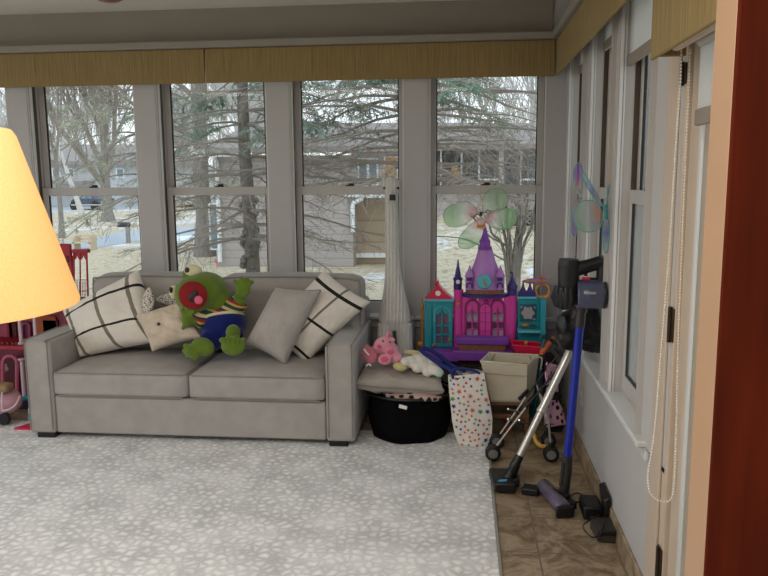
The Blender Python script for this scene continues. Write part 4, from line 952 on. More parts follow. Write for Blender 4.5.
# ================================================================== DOLL STROLLER
M['leop'] = m_spots('pink_leopard_fabric', (214, 168, 188), (44, 30, 36), 26, .34); M['blackcloth'] = mat('black_cloth', (20, 20, 22), .9, .2)
dy0, dy1 = -1.10, -.86; M['hubgrey'] = mat('grey_wheel_hub', (112, 110, 106), .5, .1)
ds = thing('doll_stroller', 'small doll stroller with pink leopard-print seat, silver tubes and black wheels', 'doll stroller', (-.35, -.98, 0))
def wheel_pair(c):
    for k in (-.016, .016):
        w_ = MB(); w_.lathe([(.006, -.010), (.034, -.010), (.043, -.006), (.045, 0), (.043, .006), (.034, .010), (.006, .010)], (c[0], c[1]+k, c[2]), 26, axis=(0, 1, 0)); wo = w_.build('wheel', M['black'], ds)
        MB().lathe([(.004, -.013), (.026, -.012), (.028, -.009), (.028, .009), (.026, .012), (.004, .013)], (c[0], c[1]+k, c[2]), 20, axis=(0, 1, 0)).build('hub', M['hubgrey'], wo)
fw = [G(493, 462), G(497.5, 450)]
wheel_pair((fw[0].x+.0, dy0+.01, .047)); wheel_pair((-.485, dy1-.03, .047)); 
rwx = G(551.5, 464).x
wheel_pair((rwx, dy0+.02, .047)); wheel_pair((rwx+.01, dy1-.0, .047))
for y, x0 in ((dy0+.01, fw[0].x), (dy1-.03, -.485)):
    MB().tube([(x0, y, .05), (x0+.004, y, .085)], .009, 8).build('fork', M['black'], ds)
    a = P(497, 446, dy0); b = P(526, 408, dy0); dz = Vector((0, y-dy0, 0)); sh = Vector((x0-fw[0].x, 0, 0))
    MB().tube([a+dz+sh, b+dz+sh*.6], .0065, 8).build('front_tube', M['chrome'], ds); MB().tube([b+dz+sh*.6, P(556, 372, dy0)+dz, P(563, 364, dy0)+dz], .0062, 8).build('handle_tube', M['black'], ds)
for y in (dy0+.02, dy1):
    b = Vector((rwx, y, .06)); t_ = P(549, 424, dy0); t_ = Vector((t_.x, y, t_.z)); u_ = P(541, 396, dy0); u_ = Vector((u_.x, y, u_.z))
    MB().tube([b, t_, u_], .0065, 8).build('rear_tube', M['chrome'], ds)
    MB().lathe([(.015, -.02), (.018, 0), (.015, .03)], (rwx, y, .085), 12).build('wheel_bracket', M['black'], ds)
    j = P(527, 407, dy0); MB().obox((j.x, y, j.z), (.028, 0, .03), (0, .01, 0), (-.008, 0, .008)).build('joint', M['black'], ds, bevel=.004)
    g0 = P(563, 364, dy0); g0 = Vector((g0.x, y, g0.z)); g1 = g0+Vector((-.012, 0, .06)); MB().tube(spline([g0, g1, g1+Vector((-.035, 0, .03))], 4), .011, 10).build('grip', M['black'], ds)
for (p, q) in (((508, 409), (526, 414)), ((508, 419), (518, 422)), ((519, 420), (530, 425))):
    a = P(*p, dy0); b = P(*q, dy1); MB().tube([Vector((a.x, dy0, a.z)), Vector((b.x, dy1, b.z))], .0055, 8).build('cross_bar', M['chrome'], ds)
m = MB()
A, B, C_, D_ = P(546.5, 362, dy0+.04), P(560, 366, dy0+.16), P(558, 392, dy0+.16), P(546, 391, dy0+.04)
def cloth(mb, A, B, C_, D_, sag): 
    nn = (B-A).cross(D_-A).normalized(); mb.surf(lambda s_, t: A*(1-s_)*(1-t)+B*s_*(1-t)+C_*s_*t+D_*(1-s_)*t+nn*(sag*math.sin(PI*s_)*math.sin(PI*t)+.008*math.sin(s_*9+t*5)*math.sin(PI*t)), 14, 14)
cloth(m, A, B, C_, D_, .02); m.build('seat_back', M['leop'], ds, smooth=180, solid=.006)
m = MB(); cloth(m, P(545, 396, dy0+.03), P(557, 398, dy0+.2), P(567, 424, dy0+.2), P(546, 428, dy0+.03), .02); m.build('seat', M['leop'], ds, smooth=180, solid=.006)
m = MB(); cloth(m, P(547, 385, dy0+.03), P(560, 383, dy0+.2), P(558, 400, dy0+.2), P(544, 400, dy0+.03), .01); m.build('seat_hinge_strap', M['blackcloth'], ds, smooth=180, solid=.006)
m = MB(); cloth(m, P(546, 424, dy0+.02), P(563, 424, dy0+.2), P(562, 432, dy0+.2), P(546, 432, dy0+.02), .02); m.build('footrest_strap', M['blackcloth'], ds, smooth=180, solid=.006)
m = MB(); m.tube(spline([P(534, 434, dy0+.16), P(536, 441, dy0+.13), P(541, 446, dy0+.10), P(546, 446, dy0+.10)], 5), .012, 8); m.build('yellow_toy_ring', mat('yellow_trim', (204, 160, 60), .6, .1), ds)

# ================================================================== SILVER STICK VACUUM
sv = thing('stick_vacuum', 'silver-tube stick vacuum with black floor head, leaning against the window sill', 'vacuum cleaner', tuple(G(505, 485)))
v0, v1 = P(517, 461, -1.46), P(571, 349, -1.30)
MB().tube([v0, v0.lerp(v1, .45)], .0185, 16).build('lower_tube', M['chrome'], sv)
MB().tube([v0.lerp(v1, .43), v1], .0215, 16).build('upper_tube', M['chrome'], sv)
MB().lathe([(.0195, -.015), (.024, -.01), (.024, .01), (.0195, .015)], v0.lerp(v1, .45), 16, axis=v1-v0).build('collar', M['chrome'], sv)
m = MB(); dd = (v1-v0).normalized(); m.tube([v1-dd*.01, v1+dd*.09], [.026, .03], 14); m.tube(spline([v1+dd*.08, v1+dd*.12+Vector((.02, 0, .02)), v1+dd*.06+Vector((.05, 0, .09)), v1+Vector((.03, .0, .12))], 5), .017, 10); m.build('motor_handle', M['black'], sv)
neck = spline([v0+dd*.03, v0-dd*.02, P(511, 474, -1.46), P(503, 482, -1.47)], 4)
MB().tube(neck, [.024]*4+[.028]*4+[.03]*5, 12).build('neck', M['black'], sv)
h = G(500, 485); hx_, hy_ = Vector((.062, .020, 0)), Vector((-.028, .11, 0))
hc_ = Vector((G(503, 481).x-.01, -1.46, .04))
m = MB(); m.obox(hc_, (.055, 0, 0), (-.012, .105, 0), (0, 0, .026)); m.obox(hc_+Vector((.06, 0, .0)), (.03, 0, 0), (0, .04, 0), (0, 0, .024)); hd = m.build('floor_head', M['black'], sv, bevel=.012, seg=3)
MB().obox(hc_+Vector((.0, -.07, .0255)), (.022, .004, 0), (.006, .014, 0), (0, 0, .003)).build('blue_badge', mat('cyan_badge', (60, 150, 200), .3, .05), hd, bevel=.002)
m = MB()
for s_ in (-1, 1): m.lathe([(.003, -.008), (.014, -.008), (.016, 0), (.014, .008), (.003, .008)], hc_+Vector((.0+.012*s_, s_*.07, -.024)), 14, axis=(0, 1, 0))
m.build('roller', M['darkgrey'], hd)

# ================================================================== BLUE STICK VACUUM
M['blue'] = mat('metallic_blue_tube', (20, 42, 158), .28, .08, 6, metal=.35, coat=.3); M['smoke'] = mat('smoky_blue_bin', (82, 86, 112), .15, .15, 6, coat=.5); M['purplev'] = mat('purple_grey_roller_cover', (96, 86, 104), .3, .15, 6, coat=.3)
vy = -1.64
def V_(u, v, dy=0): return P(u, v, vy+dy)
bv = thing('stick_vacuum', 'cordless stick vacuum with bright blue tube and clear bin, standing by the right wall', 'vacuum cleaner', (V_(563, 500).x, vy, 0))
t0, t1 = V_(567.5, 457), V_(579.5, 327)
MB().tube([t0, t1], .0205, 20).build('wand', M['blue'], bv)
m = MB(); m.tube([t1, V_(580.5, 318), V_(581, 312)], [.023, .023, .021], 16); m.tube([V_(581, 312), V_(582, 304), V_(583, 300)], [.026, .03, .03], 16); m.build('wand_socket', M['darkgrey'], bv)
nk = [t0+(t1-t0)*.01, V_(566.5, 470), V_(565, 484), V_(563.5, 494)]
MB().tube(nk, [.025, .027, .026, .024], 16).build('neck', M['darkgrey'], bv)
MB().tube([nk[0]+Vector((-.02, -.015, -.03)), nk[2]+Vector((-.022, -.015, 0))], .010, 8).build('release_lever', M['darkgrey'], bv)
# cleaner head: a purple-grey roller cover lying diagonally on the floor
r0, r1 = G(543, 485, .04), G(564, 509, .04)
dr_ = (r1-r0).normalized()
MB().tube([r0, r0+dr_*.012, r1-dr_*.012, r1], [.030, .038, .038, .030], 20).build('roller_cover', M['purplev'], bv)
m = MB(); sd = Vector((0, 0, 1)).cross(dr_); sd = sd if sd.x > 0 else -sd
cc = (r0+r1)/2; m.obox(cc+sd*.045-Vector((0, 0, .018)), dr_*.085, sd*.045, (0, 0, .018)); m.obox(r1+dr_*.012-Vector((0, 0, .008)), dr_*.012, sd*.045, (0, 0, .028)); m.ball(V_(563.5, 496, .0), (.035, .035, .03), 14, 10); m.build('head_body', M['black'], bv, bevel=.008)
# main unit
m = MB(); c0, c1 = V_(577, 294), V_(604, 294); 
m.lathe([(.0, -.004), (.068, -.004), (.072, .0), (.072, (c1-c0).length*.94), (.066, (c1-c0).length), (.0, (c1-c0).length)], c0, 28, axis=c1-c0)
m.build('dust_bin', M['smoke'], bv)
MB().lathe([(.0745, -.006), (.0765, -.003), (.0765, .003), (.0745, .006)], c0.lerp(c1, .97), 28, axis=c1-c0).build('bin_ring', M['black'], bv)
m = MB(); cyc = V_(564.5, 297); ctop = V_(569, 261); cb = V_(568, 284)
m.ball(cyc, (.058, .058, .062), 20, 14)
for k in range(12):
    a = 2*PI*k/12; q = cyc+Vector((.040*math.cos(a), .040*math.sin(a), 0)); m.tube([q+Vector((0, 0, -.045)), q+Vector((.010*math.cos(a), .010*math.sin(a), 0)), q+Vector((0, 0, .05))], [.008, .015, .011], 8)
m.build('cyclones', M['black'], bv)
MB().tube([V_(568, 288), V_(568.5, 281), V_(568.8, 263), V_(569, 259)], [.046, .050, .050, .046], 24).build('motor_housing', M['black'], bv)
MB().tube([V_(568.8, 268), V_(568.8, 265)], .0515, 24).build('motor_ring', M['black'], bv)
MB().tube([V_(575, 269.5), V_(590, 265.5), V_(603, 261.5)], [.036, .032, .032], 12).build('handle_bridge', M['black'], bv)
MB().tube([V_(604, 256), V_(603.5, 262), V_(602.5, 278), V_(602, 282)], [.026, .031, .030, .028], 14).build('grip', M['black'], bv)
MB().tube([V_(582, 280.5), V_(599, 281)], .016, 10).build('battery', M['black'], bv)
MB().tube([V_(582, 279, -.01), V_(590, 279, -.01)], .009, 8).build('red_latch', M['redp'], bv)
MB().tube([V_(586, 273), V_(585.5, 276)], .008, 8).build('trigger', M['black'], bv)
MB().obox(V_(590, 293, -.07), (.028, 0, .0), (0, .003, 0), (0, 0, .006)).build('bin_label', M['chrome'], bv, bevel=.002)

# black plastic bag slumped on the sill, behind the vacuum
gb = thing('plastic_bag', 'shiny crumpled black plastic bag slumped on the right window sill behind the blue vacuum', 'bag', (-.06, -1.3, ZS))
m = MB()
for (u, v, rx, rz) in ((584, 330, .085, .10), (594, 322, .07, .11), (574, 326, .06, .10), (566, 325, .05, .075), (592, 338, .075, .075), (580, 318, .07, .08), (569, 336, .06, .075), (599, 334, .05, .10)):
    m.ball(P(u, v, -1.43), (rx, .055, rz), 16, 12)
o = m.build('bag_body', M['blackbag'], gb, remesh=.009, smoothmod=3)
tx = bpy.data.textures.new('crumple', 'CLOUDS'); tx.noise_scale = .035; tx.noise_depth = 2
dm = o.modifiers.new('crumple', 'DISPLACE'); dm.texture = tx; dm.strength = .016; dm.texture_coords = 'LOCAL'
m = MB(); m.tube(spline([P(590, 316, -1.43), P(600, 308, -1.43), P(603, 318, -1.43)], 5), .012, 8); m.build('knot', M['blackbag'], gb)

# ================================================================== CHARGER, CABLES, OUTLET
ch = thing('charging_dock', 'black vacuum charging dock and battery pack lying on the tiles by the wall', 'charger', (-.10, -1.92, 0))
q = lambda u, v, z: G(u, v, z)
a = q(588, 508, .03); MB().obox((a.x+.012, a.y, .035), (.045, .0, 0), (0, .075, 0), (0, 0, .034)).build('dock_base', M['black'], ch, bevel=.012, seg=3)
a = q(606, 505, .06); MB().obox((a.x-.004, a.y-.02, .075), (.013, 0, .01), (.005, .095, 0), (-.012, 0, .065)).build('dock_holder', M['black'], ch, bevel=.006)
a = q(605, 530, .03); MB().obox((a.x, a.y, .032), (.05, .0, 0), (-.006, .07, 0), (0, 0, .03)).build('battery_pack', M['darkgrey'], ch, bevel=.008)
m = MB(); m.obox((a.x, a.y-.066, .05), (.044, 0, 0), (0, .008, 0), (0, 0, .012)); m.build('pack_grip', M['black'], ch, bevel=.004)
cable = MB(); cable.tube(spline([q(600, 515, .07), q(590, 520, .075), q(583, 527, .05), q(592, 537, .02), q(600, 534, .055), q(604, 524, .07)], 6), .0035, 6)
cable.tube(spline([q(583, 500, .05), q(575, 503, .03), q(570, 497, .012), q(577, 493, .01), q(586, 497, .02)], 6), .0035, 6); cable.build('cable', M['black'], ch)
tag(MB().tube(spline([q(538, 489, .03), q(549, 487, .05), q(556, 490, .09), q(566, 497, .05), q(576, 502, .006), q(582, 500, .006)], 6), .0035, 6).build('power_cable', M['black']), 'thin black power cable trailing over the tiles between the vacuum heads', 'cable')
a = q(531, 490, .02); bp = thing('tool_attachment', 'small black vacuum tool lying on the tiles left of the purple roller head', 'vacuum attachment', (a.x, a.y, 0))
m = MB(); m.obox((a.x, a.y, .021), (.042, -.01, 0), (.01, .035, 0), (0, 0, .019)); m.build('tool_body', M['black'], bp, bevel=.008); m = MB(); m.tube([(a.x+.03, a.y, .025), (a.x+.075, a.y+.005, .03)], [.016, .012], 10); m.build('tool_neck', M['darkgrey'], bp)
ou = thing('wall_outlet', 'cream wall socket plate low on the right wall behind the stroller', 'socket', (0, -.94, .34))
MB().box(-.006, -.0005, -.985, -.905, .275, .40).build('plate', M['trim'], ou, bevel=.003)
for z in (.312, .362): MB().box(-.0085, -.006, -.965, -.925, z-.014, z+.014).build('socket', M['sill'], ou, bevel=.002)

# ================================================================== LEFT: RED DOLL HOUSE, RIDE-ON, BITS ON THE FLOOR
M['dhred'] = mat('doll_house_red', (158, 26, 44), .5, .15, 8); M['dhpink'] = mat('doll_house_pink', (176, 84, 108), .5, .12, 8); M['dhpurp'] = mat('doll_house_plum', (96, 36, 84), .5, .15); M['dhdark'] = mat('doll_house_dark_red', (86, 18, 26), .55, .2); M['dhor'] = mat('doll_house_orange', (190, 96, 40), .5, .15); M['column'] = mat('lilac_white_column', (206, 184, 192), .45, .06)
HY = -.38
def D(u, v, dy=0): return P(u, v, HY+dy)
dh = thing('doll_house', 'large red doll house with white columns and a red open tower, left of the sofa', 'toy', (-3.8, -.25, 0))
x0 = -4.35; x1 = -3.44
zt_, z2, z1_ = D(30, 309).z, D(30, 347).z, D(30, 350).z
MB().box(x0, x1, -.10, -.07, 0, zt_).build('back_panel', M['dhpink'], dh)
for x in (x0, x1-.018): MB().box(x, x+.018, HY, -.10, 0, zt_).build('side_panel', M['dhred'], dh, bevel=.003)
for z, mt in ((.02, 'dhdark'), (D(10, 347).z, 'dhred'), (zt_, 'dhred')): MB().box(x0, x1, HY-.02, -.10, z-.016, z+.012).build('floor_shelf', M[mt], dh, bevel=.003)
for u0, u1, v0, v1, mt in ((8, 12, 318, 340, 'dhred'), (21, 31, 322, 340, 'dhpurp'), (10, 16, 322, 341, 'dhdark'), (37, 56, 316, 340, 'dhor'), (44, 58, 320, 338, 'dhdark')):
    a, b = D(u0, v1, .27), D(u1, v0, .27); m = MB(); m.box(a.x, b.x, -.115, -.10, a.z, b.z); fo = m.build('wall_panel', M[mt], dh, bevel=.003)
    if mt == 'dhpurp': m = MB(); m.tube([D(*p, .255) for p in archpts(22.5, 29.5, 340, 323)], .008, 6); m.build('panel_arch', M['dhpink'], fo)
for u in (19, 34): 
    a, b = D(u, 345), D(u, 311); MB().lathe([(.022, a.z), (.022, a.z+.012), (.013, a.z+.02), (.012, b.z-.02), (.02, b.z-.012), (.02, b.z)], (a.x, HY+.03, 0), 14).build('column', M['column'], dh)
a, b = D(21, 398), D(21, 359); MB().lathe([(.024, .03), (.024, .05), (.015, .06), (.014, b.z-.02), (.024, b.z-.01), (.024, b.z)], (D(21.5, 380).x, HY+.02, 0), 14).build('column', M['column'], dh)
m = MB(); ap = archpts(3, 17, 398, 356); m.tube([D(*p, .01) for p in ap], .013, 8); m.build('arch_trim', M['dhpink'], dh)
a = D(9, 398, .02); m = MB(); pp = [D(*p, .2) for p in archpts(3, 17, 398, 356)]; m.prism(pp, (0, .01, 0)); m.build('arched_recess', M['dhdark'], dh)
m = MB()
for u in (3, 8, 13, 17): m.ball(D(u, 344, .03), (.016, .012, .02), 8, 6)
m.tube([D(0, 346, .03), D(17, 346, .03)], .008, 6); m.build('small_furniture', M['dhdark'], dh)
m = MB(); m.tube([D(6, 370, .05), D(6, 364, .05)], .006, 6); m.ball(D(6, 369, .05), .02, 10, 8); m.build('tea_set', M['column'], dh)
# open tower on the roof
tw0, tw1 = D(62, 246), D(88, 303)
TT = M['dhred']; y0_, y1_ = HY+.06, HY+.22
def dbox(mb, u0, v0, u1, v1, dy, th): a = D(u0, v1, dy); b = D(u1, v0, dy); mb.box(a.x, b.x, HY+dy, HY+dy+th, a.z, b.z)
m = MB(); dbox(m, 72, 249.5, 87, 253, .04, .05)
tb = m.build('tower_roof', TT, dh, bevel=.003)
m = MB(); dbox(m, 73, 308, 90, 311, .04, .06); m.build('tower_floor', TT, dh, bevel=.003)
for dy in (.05, .085):
    m = MB(); m.tube([D(74.2, 310, dy), D(73.8, 252, dy)], .0075, 6); m.build('tower_post', TT, dh); m = MB(); m.tube([D(88.5, 310, dy), D(86.6, 252, dy)], .0075, 6); m.build('tower_post', TT, dh)
    m = MB(); m.tube([D(80.6, 310, dy), D(80, 252, dy)], .0055, 6); m.build('tower_post', TT, dh)
    for a, b in ((74, 80), (80, 86.6)):
        c = (a+b)/2; m = MB()
        for s_, e in ((1, a), (-1, b)): m.prism([D(e, 252, dy), D(e, 260, dy)]+[D(e+s_*(c-a)*math.sin(t*PI/12), 260-7*(1-math.cos(t*PI/12)), dy) for t in range(7)]+[D(c, 252, dy)], (0, .006, 0))
        m.build('tower_arch', TT, dh)
m = MB()
for i in range(9): m.tube([D(74.5+1.6*i, 309, .05), D(74.5+1.6*i, 281, .05)], .0018, 4)
for v in (280, 291, 300): m.tube([D(74, v, .05), D(88, v, .05)], .0025, 5)
m.build('tower_railing', M['dhdark'], dh)
m = MB(); dbox(m, 56, 244, 69.5, 256, .05, .03); dbox(m, 58, 256, 71, 310, .055, .03); m.build('tower_block', TT, dh, bevel=.004)
m = MB(); dbox(m, 66.5, 256, 68.5, 262, .05, .01); m.build('tower_window', M['dhdark'], dh)
# pink ride-on toy at the left edge
ro = thing('ride_on_toy', 'rounded pink ride-on toy with a tan seat, cut off by the left edge', 'toy', (-3.95, -.75, 0))
ry_ = -.72; M['rpink'] = mat('dusty_pink_plastic', (196, 148, 158), .35, .06, 6, coat=.2)
def Q(u, v, dy=0): return P(u, v, ry_+dy)
a = Q(-3, 400)
m = MB(); m.ball(Q(-1, 401), (.155, .12, .095), 28, 18); m.ball(Q(-18, 404), (.15, .12, .10), 24, 16); m.build('body', M['rpink'], ro, remesh=.012)
m = MB(); m.box(Q(-22, 385).x, Q(15, 385).x, ry_-.10, ry_+.0, Q(0, 389).z, Q(0, 381).z); m.build('seat', mat('tan_seat', (148, 118, 84), .6, .1), ro, bevel=.02, seg=3)
for u in (-14, 3):
    for dy in (-.06, .10):
        c = Q(u, 410, dy); MB().lathe([(.01, -.015), (.04, -.015), (.05, 0), (.04, .015), (.01, .015)], (c.x, c.y, .051+RZ), 20, axis=(0, 1, 0)).build('wheel', M['black'], ro)
m = MB(); m.tube(spline([Q(2, 411, -.125), Q(10, 409, -.12), Q(16, 404, -.10), Q(20, 396, -.07)], 5), .006, 6); m.tube([Q(2, 411, -.125), Q(2, 392, -.125)], .005, 6); m.build('body_trim', M['column'], ro)
a = G(28, 427, RZ); tag(MB().prism([(a.x-.06, a.y-.06, RZ+.001), (a.x+.10, a.y-.06, RZ+.001), (a.x+.10, a.y+.05, RZ+.001), (a.x+.0, a.y+.07, RZ+.001)], (0, 0, .012)).build('picture_book', M['redp'], bevel=.002), 'flat red booklet on the rug beside the left front corner of the sofa', 'book')
a = G(25, 409, RZ); bxo = thing('toy_box', 'small dark blue and teal toy box behind the sofa arm, left', 'toy', (a.x, a.y, RZ))
m = MB(); m.box(a.x-.02, a.x+.05, a.y, a.y+.05, RZ+.001, .075); m.build('box_body', mat('dark_blue_card', (22, 32, 58), .6, .2), bxo, bevel=.003); MB().box(a.x-.022, a.x+.052, a.y-.004, a.y+.054, .075, .10).build('box_lid', M['teal'], bxo, bevel=.004)
a = G(31, 420, RZ); bo = thing('toy_bottle', 'tiny white and teal toy bottle on the rug against the sofa arm', 'toy', (a.x, a.y, RZ))
MB().lathe([(.016, .001), (.02, .008), (.02, .04), (.012, .05)], (a.x, a.y, RZ), 14).build('bottle_body', M['tealL'], bo); MB().lathe([(.012, .05), (.014, .055), (.013, .085), (.004, .095)], (a.x, a.y, RZ), 14).build('bottle_cap', M['whitep'], bo)

# ================================================================== OUTSIDE
GZ = -.6
def O(u, v): return G(u, v, GZ)
def m_lawn():
    m, nt, b = node_mat('winter_lawn'); v = coords(nt, (1, 1, 1))
    a = noise_tex(nt, v, .35, 6, .6); f = noise_tex(nt, v, 7, 6, .75)
    c = ramp(nt, f, [(.3, srgb((128, 114, 92))), (.42, srgb((184, 170, 142))), (.56, srgb((218, 208, 184))), (.72, srgb((158, 144, 118)))])
    ad = nt.nodes.new('ShaderNodeMath'); ad.operation = 'MULTIPLY_ADD'; ad.inputs[1].default_value = .45; L(nt, f, ad.inputs[0]); L(nt, a, ad.inputs[2])
    s = ramp(nt, ad.outputs[0], [(.76, (0, 0, 0)), (.86, (1, 1, 1))])
    mx = nt.nodes.new('ShaderNodeMixRGB'); L(nt, s, mx.inputs[0]); L(nt, c, mx.inputs[1]); mx.inputs[2].default_value = (*srgb((232, 238, 246)), 1)
    L(nt, mx.outputs[0], b.inputs['Base Color']); b.inputs['Roughness'].default_value = 1; b.inputs['Specular IOR Level'].default_value = .1; bump(nt, b, f, .6, .05); return m
M['lawn'] = m_lawn()
def sst(x): x = max(0, min(1, x)); return x*x*(3-2*x)
def gz(x, y): return GZ+1.32*sst((y-4.5)/9)*sst((x+2.35)/1.2)*sst((14-x)/8)
g = MB(); xs = [-95, -60, -40, -25, -15, -10, -7, -5, -4]+[-3+.25*i for i in range(25)]+[4, 6, 8, 10, 12, 14, 20, 40]; ys = [.3, 1, 2, 3, 4]+[4.5+.5*i for i in range(20)]+[15, 18, 22, 30, 45, 70, 115]
vs = [(x, y, gz(x, y)) for y in ys for x in xs]; nx_ = len(xs)
g.add(vs, [(j*nx_+i, j*nx_+i+1, (j+1)*nx_+i+1, (j+1)*nx_+i) for j in range(len(ys)-1) for i in range(nx_-1)])
g.box(.3, 40, -30, .3, GZ-.2, GZ).box(-95, XL-.2, -30, .3, GZ-.2, GZ)
struct(g.build('ground', M['lawn'], smooth=60))
M['road'] = mat('wet_asphalt', (176, 186, 196), .5, .08, 2); M['snow'] = mat('old_snow', (232, 240, 248), .8, .04, 3, .4, 12)
def strip(name, pts, mt, h=.02): 
    m = MB(); m.prism([Vector((O(*p).x, O(*p).y, GZ+.0)) for p in pts], (0, 0, h)); return struct(m.build(name, mt, smooth=0))
strip('street', [(60, 252), (110, 246), (146, 240), (240, 233), (240, 224), (150, 229), (120, 232), (90, 240), (40, 246)], M['road'])
strip('street', [(40, 210), (60, 211), (100, 209.5), (150, 209), (150, 205.5), (100, 205), (40, 205)], M['road'])
strip('street', [(150, 244), (205, 241), (205, 236), (150, 239)], M['snow'], .06)  # this strip is a patch of old snow, not road

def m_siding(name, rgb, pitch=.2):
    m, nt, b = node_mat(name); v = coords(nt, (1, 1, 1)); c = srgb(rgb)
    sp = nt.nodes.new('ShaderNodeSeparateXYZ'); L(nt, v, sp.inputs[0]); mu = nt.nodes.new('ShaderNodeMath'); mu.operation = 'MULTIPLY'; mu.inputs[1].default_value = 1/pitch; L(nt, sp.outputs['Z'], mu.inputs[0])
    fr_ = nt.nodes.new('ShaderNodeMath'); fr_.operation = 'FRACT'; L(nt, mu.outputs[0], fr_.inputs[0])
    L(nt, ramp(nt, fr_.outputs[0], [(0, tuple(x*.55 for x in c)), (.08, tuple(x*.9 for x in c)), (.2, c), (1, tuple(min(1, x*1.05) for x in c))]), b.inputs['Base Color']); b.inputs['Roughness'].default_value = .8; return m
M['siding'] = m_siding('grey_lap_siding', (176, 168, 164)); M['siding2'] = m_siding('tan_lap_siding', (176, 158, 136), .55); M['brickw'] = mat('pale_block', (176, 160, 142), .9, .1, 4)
M['roofing'] = mat('grey_shingle', (150, 143, 138), .95, .2, 8); M['whitetrim'] = mat('white_house_trim', (234, 238, 240), .6, .03); M['hglass'] = mat('house_window_glass', (120, 138, 150), .15, .2, 2); M['door_or'] = mat('warm_wood_door', (204, 158, 104), .6, .15, 4); M['decky'] = mat('weathered_deck', (150, 142, 134), .9, .15, 5)
HYv = 13.0
def H(u, v, dy=0): return P(u, v, HYv+dy)
hs = thing('neighbor_house', 'grey-sided neighbouring house across the lawn with white gutters and a porch', 'house', (-2, 15, GZ))
def hbox(mb, u0, v0, u1, v1, dy, th): a = H(u0, v1, dy); b = H(u1, v0, dy); mb.box(a.x, b.x, HYv+dy, HYv+dy+th, a.z, b.z); return mb
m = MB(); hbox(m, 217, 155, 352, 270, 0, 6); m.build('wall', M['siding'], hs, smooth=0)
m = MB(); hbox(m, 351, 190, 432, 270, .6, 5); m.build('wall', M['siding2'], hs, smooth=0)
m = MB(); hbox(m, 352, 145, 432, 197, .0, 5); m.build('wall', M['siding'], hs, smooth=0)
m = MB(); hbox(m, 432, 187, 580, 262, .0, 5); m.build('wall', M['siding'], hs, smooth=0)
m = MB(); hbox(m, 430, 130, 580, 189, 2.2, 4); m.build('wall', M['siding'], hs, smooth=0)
m = MB(); m.prism([H(205, 153, -.5), H(300, 153, -.5), H(585, 148, -.5), H(560, 127, 4), H(250, 127, 4)], (0, .0, .12)); m.build('roof', M['roofing'], hs, smooth=0)
m = MB(); hbox(m, 188, 148, 240, 157, -.45, .1); m.build('fascia', M['whitetrim'], hs); m = MB(); hbox(m, 300, 146, 585, 151, -.45, .1); m.build('fascia', M['whitetrim'], hs)
m = MB(); hbox(m, 345, 194.5, 432, 198, -.08, .1); m.build('fascia', M['whitetrim'], hs)
m = MB(); hbox(m, 345, 253.5, 432, 257.5, .5, .1); m.build('sill_band', M['whitetrim'], hs)
def downspout(pts): m = MB(); m.tube([H(a, b, -.1) for a, b in pts], .055, 6); m.build('downspout', M['whitetrim'], hs)
downspout([(214, 156), (216.5, 163), (217, 184), (219, 220), (220, 262)]); downspout([(362, 195), (361.5, 199), (353.5, 203), (352.5, 207), (353, 232)])
def hwin(u0, v0, u1, v1, dy=-.03, mt='hglass', nx=1, fr_=.06):
    m = MB(); hbox(m, u0, v0, u1, v1, dy, .04); f = m.build('window', M['whitetrim'], hs); w_ = (u1-u0)/nx; k = 1.5
    m = MB()
    for i in range(nx): hbox(m, u0+i*w_+k, v0+k, u0+(i+1)*w_-k, v1-k, dy-.01, .01)
    m.build('pane', M[mt], f)
hwin(358, 158, 378, 186, nx=2); hwin(384, 156, 398, 188, mt='door_or'); hwin(210, 203, 220, 250, dy=-.02)
hwin(444, 152, 463, 187, 2.15); hwin(466, 155, 496, 188, 2.15, nx=2); hwin(502, 154, 522, 187, 2.15); hwin(527, 154, 552, 187, 2.15, nx=2)
m = MB(); hbox(m, 428, 185, 580, 188.5, -.2, 2.4); m.build('porch_deck', M['decky'], hs)
for u in (441, 461.5, 479, 499.5, 521, 545): m = MB(); hbox(m, u-.9, 150, u+.9, 186, -.1, .08); m.build('porch_post', M['whitetrim'], hs)
m = MB(); hbox(m, 499, 150, 504, 188, -.05, .2); m.build('porch_post', M['whitetrim'], hs)
for a, b in ((480, 500), (521, 546)): 
    m = MB(); hbox(m, a, 178.5, b, 180.5, -.1, .06)
    m.build('porch_railing', M['whitetrim'], hs)
m = MB(); m.ball(H(455, 176, .0), (.12, .1, .28), 10, 8); m.build('porch_planter', M['door_or'], hs)
# lattice fence panel
lf = thing('lattice_panel', 'dark lattice screen under the neighbouring porch, right', 'fence', tuple(P(520, 225, 11)))
m = MB(); 
for i in range(-6, 16):
    for s_ in (1, -1):
        a = Vector((P(514, 224, 11).x+i*.11, 11, P(514, 224, 11).z)); hgt = P(514, 211, 11).z-a.z
        m.tube([a, a+Vector((s_*hgt, 0, hgt))], .018, 4)
m.build('lattice', M['decky'], lf)
m = MB(); a, b = P(508, 226, 11.05), P(533, 210, 11.05); m.box(a.x, b.x, 11.04, 11.06, a.z, b.z); m.build('dark_backing', M['darkgrey'], lf)
for u in (510, 522, 534): m = MB(); a = P(u, 209, 11); m.box(a.x-.04, a.x+.04, 10.96, 11.04, GZ, a.z); m.build('fence_post', M['decky'], lf)
